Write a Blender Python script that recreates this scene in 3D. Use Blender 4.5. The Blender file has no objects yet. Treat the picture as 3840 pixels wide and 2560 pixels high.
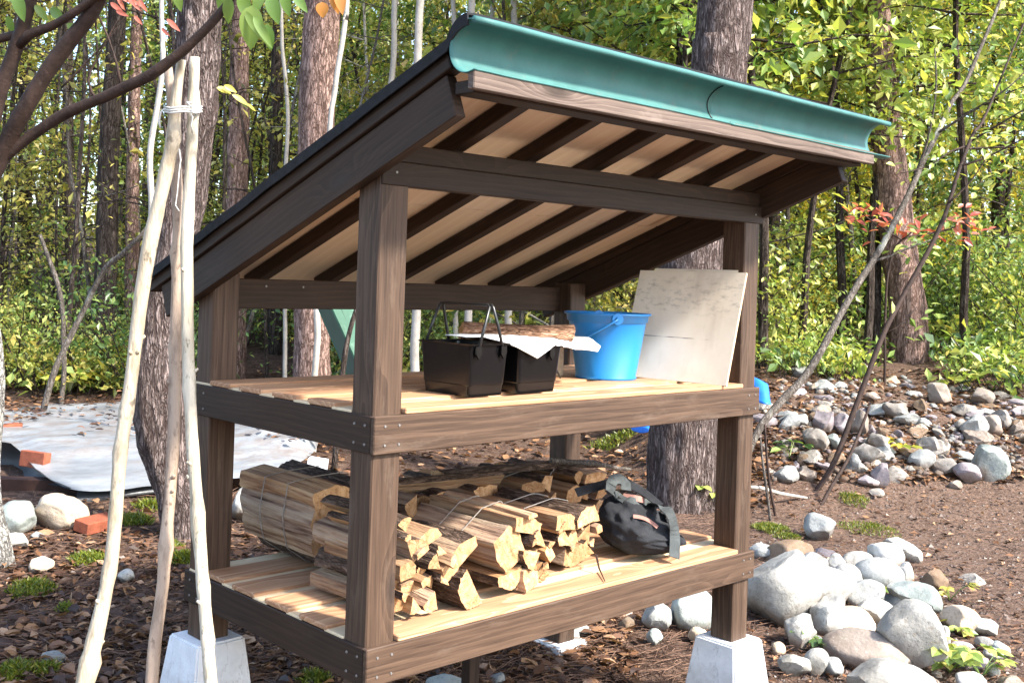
import bpy, bmesh, math, random
from mathutils import Vector, Matrix, Quaternion, noise

random.seed(11)
D = bpy.data
scene = bpy.context.scene
COL = scene.collection

# ------------------------------------------------------------------ camera, sky, sun
PW, PH = 3840.0, 2560.0          # pixel size of the photograph
FOC = 4088.68                    # focal length in those pixels
PX0, PY0 = 1727.67, 1025.28      # principal point (shifted lens)
CAM = Vector((-1.65667, -2.11158, 1.24084))
RX, RY, RZ = 1.5751992, 0.0333472, -0.7407886
MC = Matrix.Rotation(RZ, 3, 'Z') @ Matrix.Rotation(RX, 3, 'X') @ Matrix.Rotation(RY, 3, 'Z')
cd = D.cameras.new('camera')
cam = D.objects.new('camera', cd)
COL.objects.link(cam)
cam.matrix_world = Matrix.Translation(CAM) @ MC.to_4x4()
cd.sensor_width = 36.0
cd.lens = FOC / PW * 36.0
cd.shift_x = (PW / 2 - PX0) / PW
cd.shift_y = (PY0 - PH / 2) / PW
cd.clip_start = 0.05
cd.clip_end = 600
scene.camera = cam

SUN = Vector((0.26, -1.0, 0.94)).normalized()     # towards the sun
w = D.worlds.new('World')
scene.world = w
w.use_nodes = True
nt = w.node_tree
sky = nt.nodes.new('ShaderNodeTexSky')
sky.sky_type = 'NISHITA'
sky.sun_disc = False
sky.sun_elevation = math.asin(SUN.z)
sky.sun_rotation = math.atan2(SUN.x, SUN.y)
sky.dust_density = 1.5
bg = nt.nodes['Background']
bg.inputs['Strength'].default_value = 0.15
nt.links.new(sky.outputs[0], bg.inputs[0])
sd = D.lights.new('sun', 'SUN')
sd.energy = 3.1
sd.angle = math.radians(5.0)
sd.color = (1.0, 0.95, 0.86)
so = D.objects.new('sun', sd)
COL.objects.link(so)
so.rotation_euler = (-SUN).to_track_quat('-Z', 'Y').to_euler()
so.location = SUN * 30
scene.view_settings.view_transform = 'Standard'
scene.view_settings.look = 'None'
scene.view_settings.exposure = 2.1
scene.view_settings.gamma = 1.0
scene.cycles.max_bounces = 6
scene.cycles.diffuse_bounces = 3
scene.cycles.glossy_bounces = 2
scene.cycles.transmission_bounces = 3
scene.cycles.transparent_max_bounces = 4

# ------------------------------------------------------------------ pixel helpers (photo pixels -> world)
def ray(px, py):
    return MC @ Vector(((px - PX0) / FOC, -(py - PY0) / FOC, -1.0))
def at(px, py, ax, val):
    d = ray(px, py)
    return CAM + d * ((val - CAM[ax]) / d[ax])
def pd(px, py, depth):
    return CAM + ray(px, py) * depth
FW = Vector((0.6749, 0.7379, 0.0)); RT = Vector((0.7379, -0.6749, 0.0))
def uw(x, y):
    dx, dy = x - CAM.x, y - CAM.y
    return dx * RT.x + dy * RT.y, dx * FW.x + dy * FW.y
def sst(a, b, t):
    t = max(0.0, min(1.0, (t - a) / (b - a)))
    return t * t * (3 - 2 * t)
def gz(x, y):
    u, d = uw(x, y)
    uc = max(-2.0, min(2.6, u + 0.2))
    z = -0.175 - 0.025 * uc + 0.04 * max(-1.0, min(1.5, d - 4.6))
    right = sst(1.05, 2.1, u)
    farr = sst(6.5, 8.9, d) * (0.62 + 0.13 * noise.noise((x * .5, y * .5, 3))) * right * (1 - .55 * sst(4.2, 6.2, u) * (1 - sst(9.5, 11, d)))
    left = 0.085 * max(0.0, min(d, 40) - 8.3) * (1 - right * .4)
    z += farr + left * (1 if d < 40 else 1)
    z += right * sst(6.9, 8.2, d) * (1 - sst(12, 16, d)) * (.10 * noise.noise((x * 1.1, y * 1.1, 5)) + .05 * noise.noise((x * 2.7, y * 2.7, 6)))
    z += 0.03 * noise.noise((x * .9, y * .9, 0)) + 0.012 * noise.noise((x * 3.1, y * 3.1, 7))
    return z
def ghit(px, py, dmax=60.0):
    r = ray(px, py); t = 2.0
    while t < dmax:
        p = CAM + r * t
        if p.z < gz(p.x, p.y):
            a, b = t - 0.06, t
            for _ in range(10):
                m = (a + b) / 2; p = CAM + r * m
                if p.z < gz(p.x, p.y): b = m
                else: a = m
            p = CAM + r * b
            return Vector((p.x, p.y, gz(p.x, p.y))), b
        t += 0.06
    return CAM + r * dmax, dmax

# ------------------------------------------------------------------ materials
def newmat(name, rough=0.8, spec=0.3):
    m = D.materials.new(name); m.use_nodes = True
    nt = m.node_tree; p = nt.nodes['Principled BSDF']
    p.inputs['Roughness'].default_value = rough
    p.inputs['Specular IOR Level'].default_value = spec
    return m, nt, p
class G:
    """small helper round one node tree"""
    def __init__(s, nt): s.nt = nt
    def n(s, t, **kw):
        nd = s.nt.nodes.new(t)
        for k, v in kw.items(): setattr(nd, k, v)
        return nd
    def l(s, a, b): s.nt.links.new(a, b)
    def setin(s, sock, v):
        if hasattr(v, 'is_linked') or isinstance(v, bpy.types.NodeSocket): s.l(v, sock)
        else: sock.default_value = v
    def math(s, op, a, b=0.0, clamp=False):
        nd = s.n('ShaderNodeMath', operation=op, use_clamp=clamp)
        s.setin(nd.inputs[0], a); s.setin(nd.inputs[1], b); return nd.outputs[0]
    def coord(s, kind='Object', rnd=0.0, scale=(1, 1, 1)):
        tc = s.n('ShaderNodeTexCoord'); o = tc.outputs[kind]
        mp = s.n('ShaderNodeMapping'); mp.inputs['Scale'].default_value = scale
        if rnd:
            oi = s.n('ShaderNodeObjectInfo')
            v = s.n('ShaderNodeVectorMath', operation='SCALE'); 
            cx = s.n('ShaderNodeCombineXYZ')
            s.l(oi.outputs['Random'], cx.inputs[0])
            s.l(s.math('FRACT', s.math('MULTIPLY', oi.outputs['Random'], 7.31)), cx.inputs[1])
            s.l(s.math('FRACT', s.math('MULTIPLY', oi.outputs['Random'], 17.77)), cx.inputs[2])
            s.l(cx.outputs[0], v.inputs[0]); v.inputs['Scale'].default_value = rnd
            a = s.n('ShaderNodeVectorMath', operation='ADD'); s.l(o, a.inputs[0]); s.l(v.outputs[0], a.inputs[1]); o = a.outputs[0]
        s.l(o, mp.inputs[0]); return mp.outputs[0]
    def scale(s, vec, sc):
        mp = s.n('ShaderNodeMapping'); mp.inputs['Scale'].default_value = sc; s.l(vec, mp.inputs[0]); return mp.outputs[0]
    def noise(s, vec, sc=5.0, det=4.0, rough=0.55, dist=0.0):
        nd = s.n('ShaderNodeTexNoise'); nd.inputs['Scale'].default_value = sc; nd.inputs['Detail'].default_value = det
        nd.inputs['Roughness'].default_value = rough; nd.inputs['Distortion'].default_value = dist
        s.l(vec, nd.inputs['Vector']); return nd.outputs['Fac']
    def voro(s, vec, sc=5.0, feature='F1', out='Distance'):
        nd = s.n('ShaderNodeTexVoronoi', feature=feature); nd.inputs['Scale'].default_value = sc
        s.l(vec, nd.inputs['Vector']); return nd.outputs[out]
    def ramp(s, fac, stops, interp='LINEAR'):
        nd = s.n('ShaderNodeValToRGB'); r = nd.color_ramp; r.interpolation = interp
        while len(r.elements) < len(stops): r.elements.new(0.5)
        for e, (p, c) in zip(r.elements, stops):
            e.position = p; e.color = (*c, 1) if len(c) == 3 else c
        s.l(fac, nd.inputs[0]); return nd.outputs[0]
    def fr(s, fac, a, b):
        nd = s.n('ShaderNodeMapRange'); nd.inputs[1].default_value = a; nd.inputs[2].default_value = b; s.l(fac, nd.inputs[0]); return nd.outputs[0]
    def mix(s, fac, a, b, mode='MIX'):
        nd = s.n('ShaderNodeMix', data_type='RGBA', blend_type=mode)
        s.setin(nd.inputs[0], fac)
        for i, v in ((6, a), (7, b)):
            if isinstance(v, bpy.types.NodeSocket): s.l(v, nd.inputs[i])
            else: nd.inputs[i].default_value = (*v, 1)
        return nd.outputs[2]
    def bump(s, h, strength=0.3, dist=0.01, target=None):
        nd = s.n('ShaderNodeBump'); nd.inputs['Strength'].default_value = strength; nd.inputs['Distance'].default_value = dist
        s.l(h, nd.inputs['Height']); return nd.outputs[0]

def wood(name, dark, light, freq=75.0, ringmix=0.55, fibre=0.45, knot=(0.03, 0.02, 0.015), rough=0.6, wear=None, sharp=1.0, spec=0.25, kscale=2.2, tint=0.0):
    m, nt, p = newmat(name, rough, spec); g = G(nt)
    c = g.coord('Object', rnd=7.0)
    oi = g.n('ShaderNodeObjectInfo')
    tc = g.n('ShaderNodeTexCoord')
    sx = g.n('ShaderNodeSeparateXYZ'); g.l(tc.outputs['Object'], sx.inputs[0])
    oy = g.math('MULTIPLY', g.math('SUBTRACT', g.math('FRACT', g.math('MULTIPLY', oi.outputs['Random'], 13.7)), 0.5), 0.10)
    oz = g.math('MULTIPLY', g.math('ADD', g.math('FRACT', g.math('MULTIPLY', oi.outputs['Random'], 5.3)), 0.25), 0.10)
    warp = g.noise(g.scale(c, (1.3, 7, 7)), 1.0, 3, .5)
    kd = g.voro(g.scale(c, (kscale, 7, 7)), 1.0)
    kn = g.math('POWER', 2.718, g.math('MULTIPLY', g.math('MULTIPLY', kd, kd), -24.0))
    yy = g.math('ADD', sx.outputs[1], oy); zz = g.math('ADD', sx.outputs[2], oz)
    r = g.math('SQRT', g.math('ADD', g.math('MULTIPLY', yy, yy), g.math('MULTIPLY', zz, zz)))
    rr = g.math('ADD', r, g.math('ADD', g.math('MULTIPLY', warp, 0.075), g.math('MULTIPLY', kn, 0.055)))
    ring = g.math('FRACT', g.math('MULTIPLY', rr, freq))
    ring = g.math('POWER', ring, 2.2 * sharp)
    fib = g.noise(g.scale(c, (5, 160, 160)), 1.0, 3, .6)
    big = g.noise(g.scale(c, (2.2, 14, 14)), 1.0, 2, .5)
    f = g.math('ADD', g.math('MULTIPLY', ring, ringmix), g.math('MULTIPLY', g.fr(fib, .25, .75), fibre))
    f = g.math('ADD', f, g.math('MULTIPLY', g.math('SUBTRACT', big, .5), .5), True)
    col = g.mix(f, dark, light)
    if tint:
        hv = g.n('ShaderNodeHueSaturation'); 
        g.l(g.math('ADD', 1 - tint, g.math('MULTIPLY', oi.outputs['Random'], 2 * tint)), hv.inputs['Value']); g.l(col, hv.inputs['Color']); col = hv.outputs[0]
    col = g.mix(g.math('MULTIPLY', g.fr(kn, .62, .95), .85), col, knot)
    if wear:
        wn = g.fr(g.noise(g.scale(c, (5, 22, 22)), 1.0, 5, .7), .55, .75)
        col = g.mix(g.math('MULTIPLY', wn, .6), col, wear)
    g.l(col, p.inputs['Base Color'])
    g.l(g.bump(g.math('ADD', fib, g.math('MULTIPLY', ring, .5)), .25, .002), p.inputs['Normal'])
    return m

M = {}
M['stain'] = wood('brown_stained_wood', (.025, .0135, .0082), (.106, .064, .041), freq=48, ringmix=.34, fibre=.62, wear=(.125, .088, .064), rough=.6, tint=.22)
M['stain_shaded'] = wood('shade_darkened_stained_wood', (.016, .0084, .0052), (.046, .026, .016), freq=62, ringmix=.4, fibre=.5, wear=(.050, .031, .021), rough=.65, tint=.2)  # same brown stain with shade painted in, for left-side, under-roof and underfloor members
M['weathered'] = wood('weathered_stained_wood', (.055, .037, .029), (.19, .14, .113), freq=70, ringmix=.5, fibre=.5, wear=(.25, .20, .17), rough=.75)
M['floor'] = wood('cedar_floorboard', (.26, .12, .060), (.56, .35, .20), freq=60, ringmix=.55, fibre=.45, knot=(.16, .07, .03), rough=.7, tint=.12)
M['floor_pale'] = wood('pale_sapwood', (.55, .41, .25), (.74, .60, .40), freq=60, ringmix=.4, fibre=.4, knot=(.25, .14, .07), rough=.7)
M['ply'] = wood('pale_plywood', (.66, .51, .36), (.80, .67, .51), freq=22, ringmix=.35, fibre=.3, knot=(.40, .26, .15), rough=.75, kscale=1.2)

def plain(name, col, rough=.5, spec=.4, var=.15, sc=8.0, bump=0.0, stain=None, bsc=60.0, metal=0.0):
    m, nt, p = newmat(name, rough, spec); g = G(nt)
    c = g.coord('Object', rnd=3.0)
    nz = g.noise(c, sc, 5, .6)
    a = tuple(x * (1 - var) for x in col); b = tuple(min(1, x * (1 + var)) for x in col)
    cc = g.mix(g.fr(nz, .3, .7), a, b)
    if stain:
        s2 = g.fr(g.noise(c, sc * 2.3, 6, .7), .56, .72)
        cc = g.mix(g.math('MULTIPLY', s2, stain[1]), cc, stain[0])
    g.l(cc, p.inputs['Base Color'])
    p.inputs['Metallic'].default_value = metal
    if bump: g.l(g.bump(g.noise(c, bsc, 4, .6), bump, .004), p.inputs['Normal'])
    return m
M['felt'] = plain('black_roofing_felt', (.016, .016, .018), .85, .25, .3, 40, .5, bsc=300)
M['gutter'] = plain('turquoise_plastic', (.048, .140, .132), .55, .25, .14, 11, .08, stain=((.10, .13, .115), .75))
M['joint'] = plain('dark_joint_wire', (.01, .015, .015), .6)
M['screw'] = plain('steel_screw', (.20, .19, .18), .5, .5, .1, metal=.5)
M['pier'] = plain('white_painted_concrete', (.70, .71, .72), .85, .2, .05, 9, .35, stain=((.40, .38, .36), .35), bsc=90)
def piermat():
    m, nt, p = newmat('white_painted_footing', .85, .2); g = G(nt)
    c = g.coord('Object', rnd=3.0)
    tc = g.n('ShaderNodeTexCoord'); sz_ = g.n('ShaderNodeSeparateXYZ'); g.l(tc.outputs['Object'], sz_.inputs[0])
    col = g.mix(g.fr(g.noise(c, 8, 5, .65), .35, .65), (.60, .61, .62), (.74, .75, .76))
    dn = g.math('ADD', sz_.outputs[2], g.math('MULTIPLY', g.math('SUBTRACT', g.noise(c, 22, 6, .75), .5), .22))
    col = g.mix(g.math('MULTIPLY', g.math('SUBTRACT', 1.0, g.fr(dn, -.24, -.07), True), .7), col, (.26, .20, .16))
    pit = g.fr(g.noise(c, 70, 3, .6), .66, .74)
    col = g.mix(g.math('MULTIPLY', pit, .6), col, (.33, .32, .31))
    ck = g.math('ABSOLUTE', g.math('SUBTRACT', g.noise(g.scale(c, (16, 16, 3)), 1.0, 4, .6), .5))
    col = g.mix(g.math('MULTIPLY', g.math('SUBTRACT', 1.0, g.fr(ck, .002, .008), True), .45), col, (.30, .29, .28))
    g.l(col, p.inputs['Base Color']); g.l(g.bump(g.math('SUBTRACT', g.noise(c, 90, 4, .6), pit), .4, .004), p.inputs['Normal']); return m
M['pier'] = piermat()
M['black'] = plain('black_plastic', (.0035, .0035, .004), .20, .35, .2, 5, .05)
M['black_rod'] = plain('black_plastic_rod', (.012, .013, .014), .35, .5)
M['blue'] = plain('blue_plastic', (.012, .165, .44), .36, .5, .05, 6, .02)
M['white'] = plain('white_sheet', (.82, .82, .80), .7, .2, .03, 20)
M['cord'] = plain('pale_cord', (.62, .60, .55), .9, .1)
M['wire'] = plain('binding_wire', (.30, .27, .24), .5, .4, .3, 30, metal=.4)
M['bluetarp'] = plain('blue_tarpaulin', (.02, .16, .62), .45, .4, .2, 14, .3)
M['brick'] = plain('red_brick', (.25, .075, .042), .9, .15, .22, 30, .5, stain=((.22, .10, .07), .5), bsc=150)
M['green'] = plain('green_sheet_metal', (.035, .095, .062), .6, .2, .12, 6, .05, stain=((.2, .3, .24), .3))
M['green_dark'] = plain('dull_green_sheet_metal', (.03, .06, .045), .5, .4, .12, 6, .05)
M['canvas'] = plain('charcoal_canvas', (.026, .027, .030), .95, .08, .3, 14, .6, stain=((.060, .058, .058), .5), bsc=260)
M['strap'] = plain('grey_webbing', (.060, .066, .066), .9, .1, .3, 24, .5, bsc=200)
M['lining'] = plain('dull_pink_lining', (.30, .155, .125), .8, .2, .2)
M['pipe'] = plain('white_plastic_block', (.78, .80, .83), .6, .3, .04)
M['timber'] = plain('dark_old_timber', (.045, .022, .016), .8, .2, .3, 12, .4)

def ply_sheet():
    m, nt, p = newmat('stained_plywood_sheet', .8, .2); g = G(nt)
    c = g.coord('Object')
    big = g.noise(g.scale(c, (3, 6, 6)), 1.0, 4, .6)
    col = g.mix(g.fr(big, .3, .7), (.70, .60, .46), (.82, .73, .59))
    sx = g.n('ShaderNodeSeparateXYZ'); g.l(c, sx.inputs[0])
    # mildew marks in a band near the top of the sheet (z runs up the sheet)
    band = g.math('MULTIPLY', g.fr(sx.outputs[2], .22, .27), g.math('SUBTRACT', 1.0, g.fr(sx.outputs[2], .34, .40)), True)
    edge = g.math('SUBTRACT', 1.0, g.fr(sx.outputs[1], .30, .42), True)
    sp = g.fr(g.noise(g.scale(c, (30, 26, 60)), 1.0, 5, .7), .50, .68)
    col = g.mix(g.math('MULTIPLY', g.math('MULTIPLY', sp, band), .5), col, (.20, .17, .14))
    st = g.fr(g.noise(g.scale(c, (5, 9, 2)), 1.0, 4, .6), .55, .75)
    col = g.mix(g.math('MULTIPLY', st, .5), col, (.50, .40, .30))
    line = g.math('LESS_THAN', g.math('ABSOLUTE', g.math('SUBTRACT', sx.outputs[2], g.math('ADD', .152, g.math('MULTIPLY', g.noise(c, 20), .004)))), .0016)
    col = g.mix(g.math('MULTIPLY', line, g.fr(g.noise(c, 9), .45, .6)), col, (.25, .20, .16))
    g.l(col, p.inputs['Base Color']); return m
M['plysheet'] = ply_sheet()
M['plyedge'] = plain('plywood_edge', (.55, .42, .28), .85, .1, .2, 60)

def firewood():
    m, nt, p = newmat('split_wood', .8, .15); g = G(nt)
    c = g.coord('Object', rnd=9.0)
    a = g.noise(g.scale(c, (3.0, 55, 55)), 1.0, 4, .6, .2)
    b = g.noise(g.scale(c, (6, 18, 18)), 1.0, 4, .6)
    col = g.ramp(a, [(.27, (.05, .02, .009)), (.38, (.26, .115, .045)), (.52, (.44, .24, .10)), (.72, (.56, .36, .175))])
    col = g.mix(g.math('MULTIPLY', g.fr(b, .58, .78), .7), col, (.30, .125, .045))
    oi = g.n('ShaderNodeObjectInfo')
    hv = g.n('ShaderNodeHueSaturation'); g.l(g.math('ADD', .52, g.math('MULTIPLY', oi.outputs['Random'], .50)), hv.inputs['Value'])
    g.l(g.math('ADD', .68, g.math('MULTIPLY', g.math('FRACT', g.math('MULTIPLY', oi.outputs['Random'], 9.1)), .3)), hv.inputs['Saturation'])
    g.l(col, hv.inputs['Color']); g.l(hv.outputs[0], p.inputs['Base Color'])
    g.l(g.bump(g.math('ADD', a, b), 1.0, .012), p.inputs['Normal']); return m
def endgrain():
    m, nt, p = newmat('log_end_grain', .85, .12); g = G(nt)
    c = g.coord('Object', rnd=9.0)
    a = g.noise(c, 38, 5, .65); b = g.noise(g.scale(c, (1, 60, 22)), 1.0, 3, .6)
    col = g.ramp(g.math('ADD', g.math('MULTIPLY', a, .6), g.math('MULTIPLY', b, .4)), [(.3, (.18, .085, .035)), (.45, (.42, .235, .11)), (.66, (.58, .38, .21))])
    ck = g.noise(g.scale(c, (4, 26, 26)), 1.0, 3, .6, 1.2)
    col = g.mix(g.math('SUBTRACT', 1.0, g.fr(g.math('ABSOLUTE', g.math('SUBTRACT', ck, .5)), .002, .012), True), col, (.20, .10, .05))
    oi = g.n('ShaderNodeObjectInfo'); hv = g.n('ShaderNodeHueSaturation'); g.l(g.math('ADD', .62, g.math('MULTIPLY', oi.outputs['Random'], .42)), hv.inputs['Value']); g.l(col, hv.inputs['Color']); col = hv.outputs[0]
    g.l(col, p.inputs['Base Color']); g.l(g.bump(g.math('ADD', a, ck), .7, .006), p.inputs['Normal']); return m
def barkmat(name, c0, c1, c2, sx=9, sz=3.2, axis='Z', crack=.09, bumpd=.02, moss=None):
    m, nt, p = newmat(name, .9, .12); g = G(nt)
    c = g.coord('Object', rnd=0.0)
    sc = (sx, sx, sz) if axis == 'Z' else (sz, sx, sx)
    v = g.scale(c, sc)
    dn = g.n('ShaderNodeTexNoise'); dn.inputs['Scale'].default_value = 1.6; dn.inputs['Detail'].default_value = 3; g.l(v, dn.inputs['Vector'])
    ad = g.n('ShaderNodeVectorMath', operation='MULTIPLY_ADD'); g.l(dn.outputs['Color'], ad.inputs[0]); ad.inputs[1].default_value = (1.1, 1.1, 1.1); g.l(v, ad.inputs[2])
    e = g.voro(ad.outputs[0], 1.0, 'DISTANCE_TO_EDGE')
    cellc = g.voro(ad.outputs[0], 1.0, 'F1', 'Color')
    n1 = g.math('ABSOLUTE', g.math('SUBTRACT', g.noise(g.scale(v, (.75, .75, .55) if axis == 'Z' else (.55, .75, .75)), 1.0, 4, .6, .5), .5))
    n2 = g.math('ABSOLUTE', g.math('SUBTRACT', g.noise(g.scale(v, (1.7, 1.7, .8) if axis == 'Z' else (.8, 1.7, 1.7)), 1.0, 3, .6, .3), .5))
    pl = g.math('MULTIPLY', g.fr(n1, .0, crack * .75), g.math('ADD', .45, g.math('MULTIPLY', g.fr(n2, .0, crack * .55), .55)))
    pl = g.math('MULTIPLY', pl, g.math('ADD', .35, g.math('MULTIPLY', g.fr(e, 0.0, crack * 1.2), .65)))
    fine = g.noise(g.scale(c, (sx * 5, sx * 5, sz * 3) if axis == 'Z' else (sz * 3, sx * 5, sx * 5)), 1.0, 5, .65)
    plate = g.mix(g.fr(fine, .3, .7), c1, c2)
    hv = g.n('ShaderNodeHueSaturation'); sep = g.n('ShaderNodeSeparateColor'); g.l(cellc, sep.inputs[0])
    g.l(g.math('ADD', .72, g.math('MULTIPLY', sep.outputs[0], .5)), hv.inputs['Value']); g.l(plate, hv.inputs['Color'])
    col = g.mix(pl, c0, hv.outputs[0])
    if moss:
        mn = g.fr(g.noise(g.scale(c, (4, 4, 2)), 1.0, 5, .65), .56, .68)
        col = g.mix(g.math('MULTIPLY', mn, moss[1]), col, moss[0])
    g.l(col, p.inputs['Base Color'])
    g.l(g.bump(g.math('ADD', pl, g.math('MULTIPLY', fine, .4)), .9, bumpd), p.inputs['Normal'])
    return m
M['split'] = firewood(); M['end'] = endgrain()
M['logbark'] = barkmat('log_bark', (.035, .022, .016), (.13, .085, .06), (.24, .17, .13), 45, 14, 'X', .12, .006)
M['logbark_warm'] = barkmat('warm_log_bark', (.05, .022, .012), (.28, .14, .08), (.42, .27, .18), 40, 14, 'X', .10, .006)
M['bark_pine'] = barkmat('pine_bark', (.050, .032, .028), (.155, .108, .094), (.32, .26, .24), 33, 8.0, 'Z', .09, .03)
M['bark_red'] = barkmat('reddish_pine_bark', (.08, .045, .035), (.27, .155, .12), (.46, .33, .28), 30, 9, 'Z', .07, .012)
M['bark_dark'] = barkmat('dark_bark', (.020, .014, .011), (.06, .044, .036), (.125, .10, .085), 30, 7, 'Z', .08, .01)
M['bark_limb'] = plain('smooth_brown_bark', (.036, .021, .016), .75, .25, .45, 26, .6, stain=((.08, .06, .046), .6), bsc=120)
M['bark_stick'] = barkmat('grey_stick_bark', (.05, .04, .033), (.13, .105, .085), (.28, .25, .22), 60, 25, 'Z', .10, .004, moss=((.42, .42, .36), .8))
M['bark_birch_old'] = barkmat('flaking_birch_bark', (.10, .09, .08), (.22, .205, .18), (.42, .40, .37), 24, 16, 'Z', .05, .01, moss=((.10, .09, .075), .8))
M['bark_birch'] = plain('white_birch_bark', (.36, .33, .29), .8, .2, .22, 9, .4, stain=((.15, .13, .11), .75), bsc=60)

def polemat(name, base, lite, fleck):
    m, nt, p = newmat(name, .7, .2); g = G(nt)
    c = g.coord('Object', rnd=4.0)
    a = g.noise(g.scale(c, (14, 14, 3)), 1.0, 5, .6)
    col = g.mix(g.fr(a, .3, .7), base, lite)
    bl = g.fr(g.noise(g.scale(c, (20, 20, 5)), 1.0, 5, .7), .52, .62)
    col = g.mix(g.math('MULTIPLY', bl, .55), col, tuple(x * .55 for x in base))
    f = g.fr(g.noise(g.scale(c, (75, 75, 38)), 1.0, 3, .6), .57, .66)
    mask = g.fr(g.noise(c, 7, 2), .42, .60)
    col = g.mix(g.math('MULTIPLY', g.math('MULTIPLY', f, mask), .8), col, fleck)
    kn = g.voro(g.scale(c, (9, 9, 3.5)), 1.0)
    col = g.mix(g.math('SUBTRACT', 1.0, g.fr(kn, .05, .16), True), col, fleck)
    g.l(col, p.inputs['Base Color']); g.l(g.bump(g.math('ADD', a, g.noise(g.scale(c, (60, 60, 12)), 1.0, 4, .7)), .8, .006), p.inputs['Normal']); return m
M['pole_pale'] = polemat('pale_peeled_pole', (.30, .235, .155), (.54, .46, .35), (.10, .08, .055))
M['pole_grey'] = polemat('lichen_flecked_pole', (.32, .27, .19), (.56, .50, .40), (.085, .085, .06))
M['pole_brown'] = polemat('brownish_pole', (.27, .19, .14), (.45, .35, .27), (.12, .08, .06))
M['pole_cut'] = plain('fresh_cut_wood', (.68, .48, .24), .8, .15, .15, 40)

def rockmat(name, a, b, speck, tint=None, sc=60):
    m, nt, p = newmat(name, .85, .2); g = G(nt)
    c = g.coord('Object', rnd=8.0)
    big = g.noise(c, 5, 5, .6)
    col = g.mix(g.fr(big, .35, .65), a, b)
    s = g.fr(g.noise(c, sc, 3, .7), .56, .70)
    col = g.mix(g.math('MULTIPLY', s, .6), col, speck)
    s2 = g.fr(g.noise(c, sc * .35, 4, .7), .60, .72)
    col = g.mix(g.math('MULTIPLY', s2, .5), col, tint or speck)
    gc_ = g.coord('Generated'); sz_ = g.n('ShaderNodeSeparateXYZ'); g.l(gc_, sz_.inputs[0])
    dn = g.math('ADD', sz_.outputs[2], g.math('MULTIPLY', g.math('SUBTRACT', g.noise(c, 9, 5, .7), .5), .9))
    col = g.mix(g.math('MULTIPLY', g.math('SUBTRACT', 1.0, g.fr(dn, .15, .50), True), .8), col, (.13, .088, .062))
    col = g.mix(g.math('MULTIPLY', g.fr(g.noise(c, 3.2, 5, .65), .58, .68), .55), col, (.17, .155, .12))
    oi = g.n('ShaderNodeObjectInfo'); hv = g.n('ShaderNodeHueSaturation')
    g.l(g.math('ADD', .8, g.math('MULTIPLY', oi.outputs['Random'], .4)), hv.inputs['Value']); g.l(col, hv.inputs['Color'])
    g.l(hv.outputs[0], p.inputs['Base Color'])
    g.l(g.bump(g.math('ADD', g.noise(c, 45, 5, .7), g.math('MULTIPLY', big, .5)), .55, .012), p.inputs['Normal']); return m
M['rock_pale'] = rockmat('pale_granite', (.27, .255, .225), (.50, .48, .435), (.13, .122, .11), (.28, .215, .145))
M['rock_dull'] = rockmat('dull_whitish_stone', (.165, .145, .125), (.33, .30, .265), (.10, .088, .078), (.22, .165, .12))
M['rock_grey'] = rockmat('grey_stone', (.20, .205, .20), (.34, .34, .32), (.11, .115, .11), (.42, .42, .38))
M['rock_green'] = rockmat('greenish_stone', (.19, .215, .20), (.36, .385, .36), (.12, .13, .12), (.5, .5, .47))
M['rock_tan'] = rockmat('tan_stone', (.40, .31, .22), (.55, .46, .36), (.25, .17, .11), (.5, .47, .42))
M['rock_brown'] = rockmat('brown_stone', (.12, .075, .045), (.22, .155, .105), (.07, .05, .04), (.3, .25, .2))
M['rock_purple'] = rockmat('purplish_stone', (.19, .16, .165), (.30, .26, .265), (.12, .10, .11), (.4, .37, .36))
M['rock_taupe'] = rockmat('taupe_stone', (.16, .125, .10), (.30, .25, .21), (.40, .36, .31), (.10, .08, .06), 30)

def leafmat(name, stops, trans=.45, rough=.5):
    m = D.materials.new(name); m.use_nodes = True; nt = m.node_tree; g = G(nt)
    nt.nodes.remove(nt.nodes['Principled BSDF'])
    ge = g.n('ShaderNodeNewGeometry'); oi = g.n('ShaderNodeObjectInfo')
    f = g.math('FRACT', g.math('ADD', ge.outputs['Random Per Island'], g.math('MULTIPLY', oi.outputs['Random'], 0.0)))
    f2 = g.math('ADD', g.math('MULTIPLY', f, .8), g.math('MULTIPLY', oi.outputs['Random'], .2))
    col = g.ramp(f2, stops)
    df = g.n('ShaderNodeBsdfDiffuse'); tr = g.n('ShaderNodeBsdfTranslucent'); gl = g.n('ShaderNodeBsdfGlossy')
    g.l(col, df.inputs[0]); 
    tc = g.mix(1.0, col, (1.0, 1.0, .5), 'MULTIPLY'); g.l(tc, tr.inputs[0])
    gl.inputs['Roughness'].default_value = .42; gl.inputs[0].default_value = (.9, .9, .9, 1)
    m1 = g.n('ShaderNodeMixShader'); m1.inputs[0].default_value = trans; g.l(df.outputs[0], m1.inputs[1]); g.l(tr.outputs[0], m1.inputs[2])
    m2 = g.n('ShaderNodeMixShader'); m2.inputs[0].default_value = .035; g.l(m1.outputs[0], m2.inputs[1]); g.l(gl.outputs[0], m2.inputs[2])
    g.l(m2.outputs[0], nt.nodes['Material Output'].inputs[0]); return m
M['leaf_yg'] = leafmat('yellow_green_leaf', [(0, (.09, .15, .04)), (.22, (.23, .33, .08)), (.5, (.34, .41, .10)), (.8, (.57, .55, .15)), (.94, (.70, .58, .16)), (1, (.60, .33, .14))])
M['leaf_green'] = leafmat('green_leaf', [(0, (.05, .10, .03)), (.5, (.14, .24, .065)), (.85, (.30, .38, .10)), (1, (.50, .48, .11))])
M['leaf_olive'] = leafmat('olive_leaf', [(0, (.07, .09, .025)), (.4, (.26, .26, .06)), (.7, (.54, .47, .11)), (1, (.74, .57, .18))])
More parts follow.
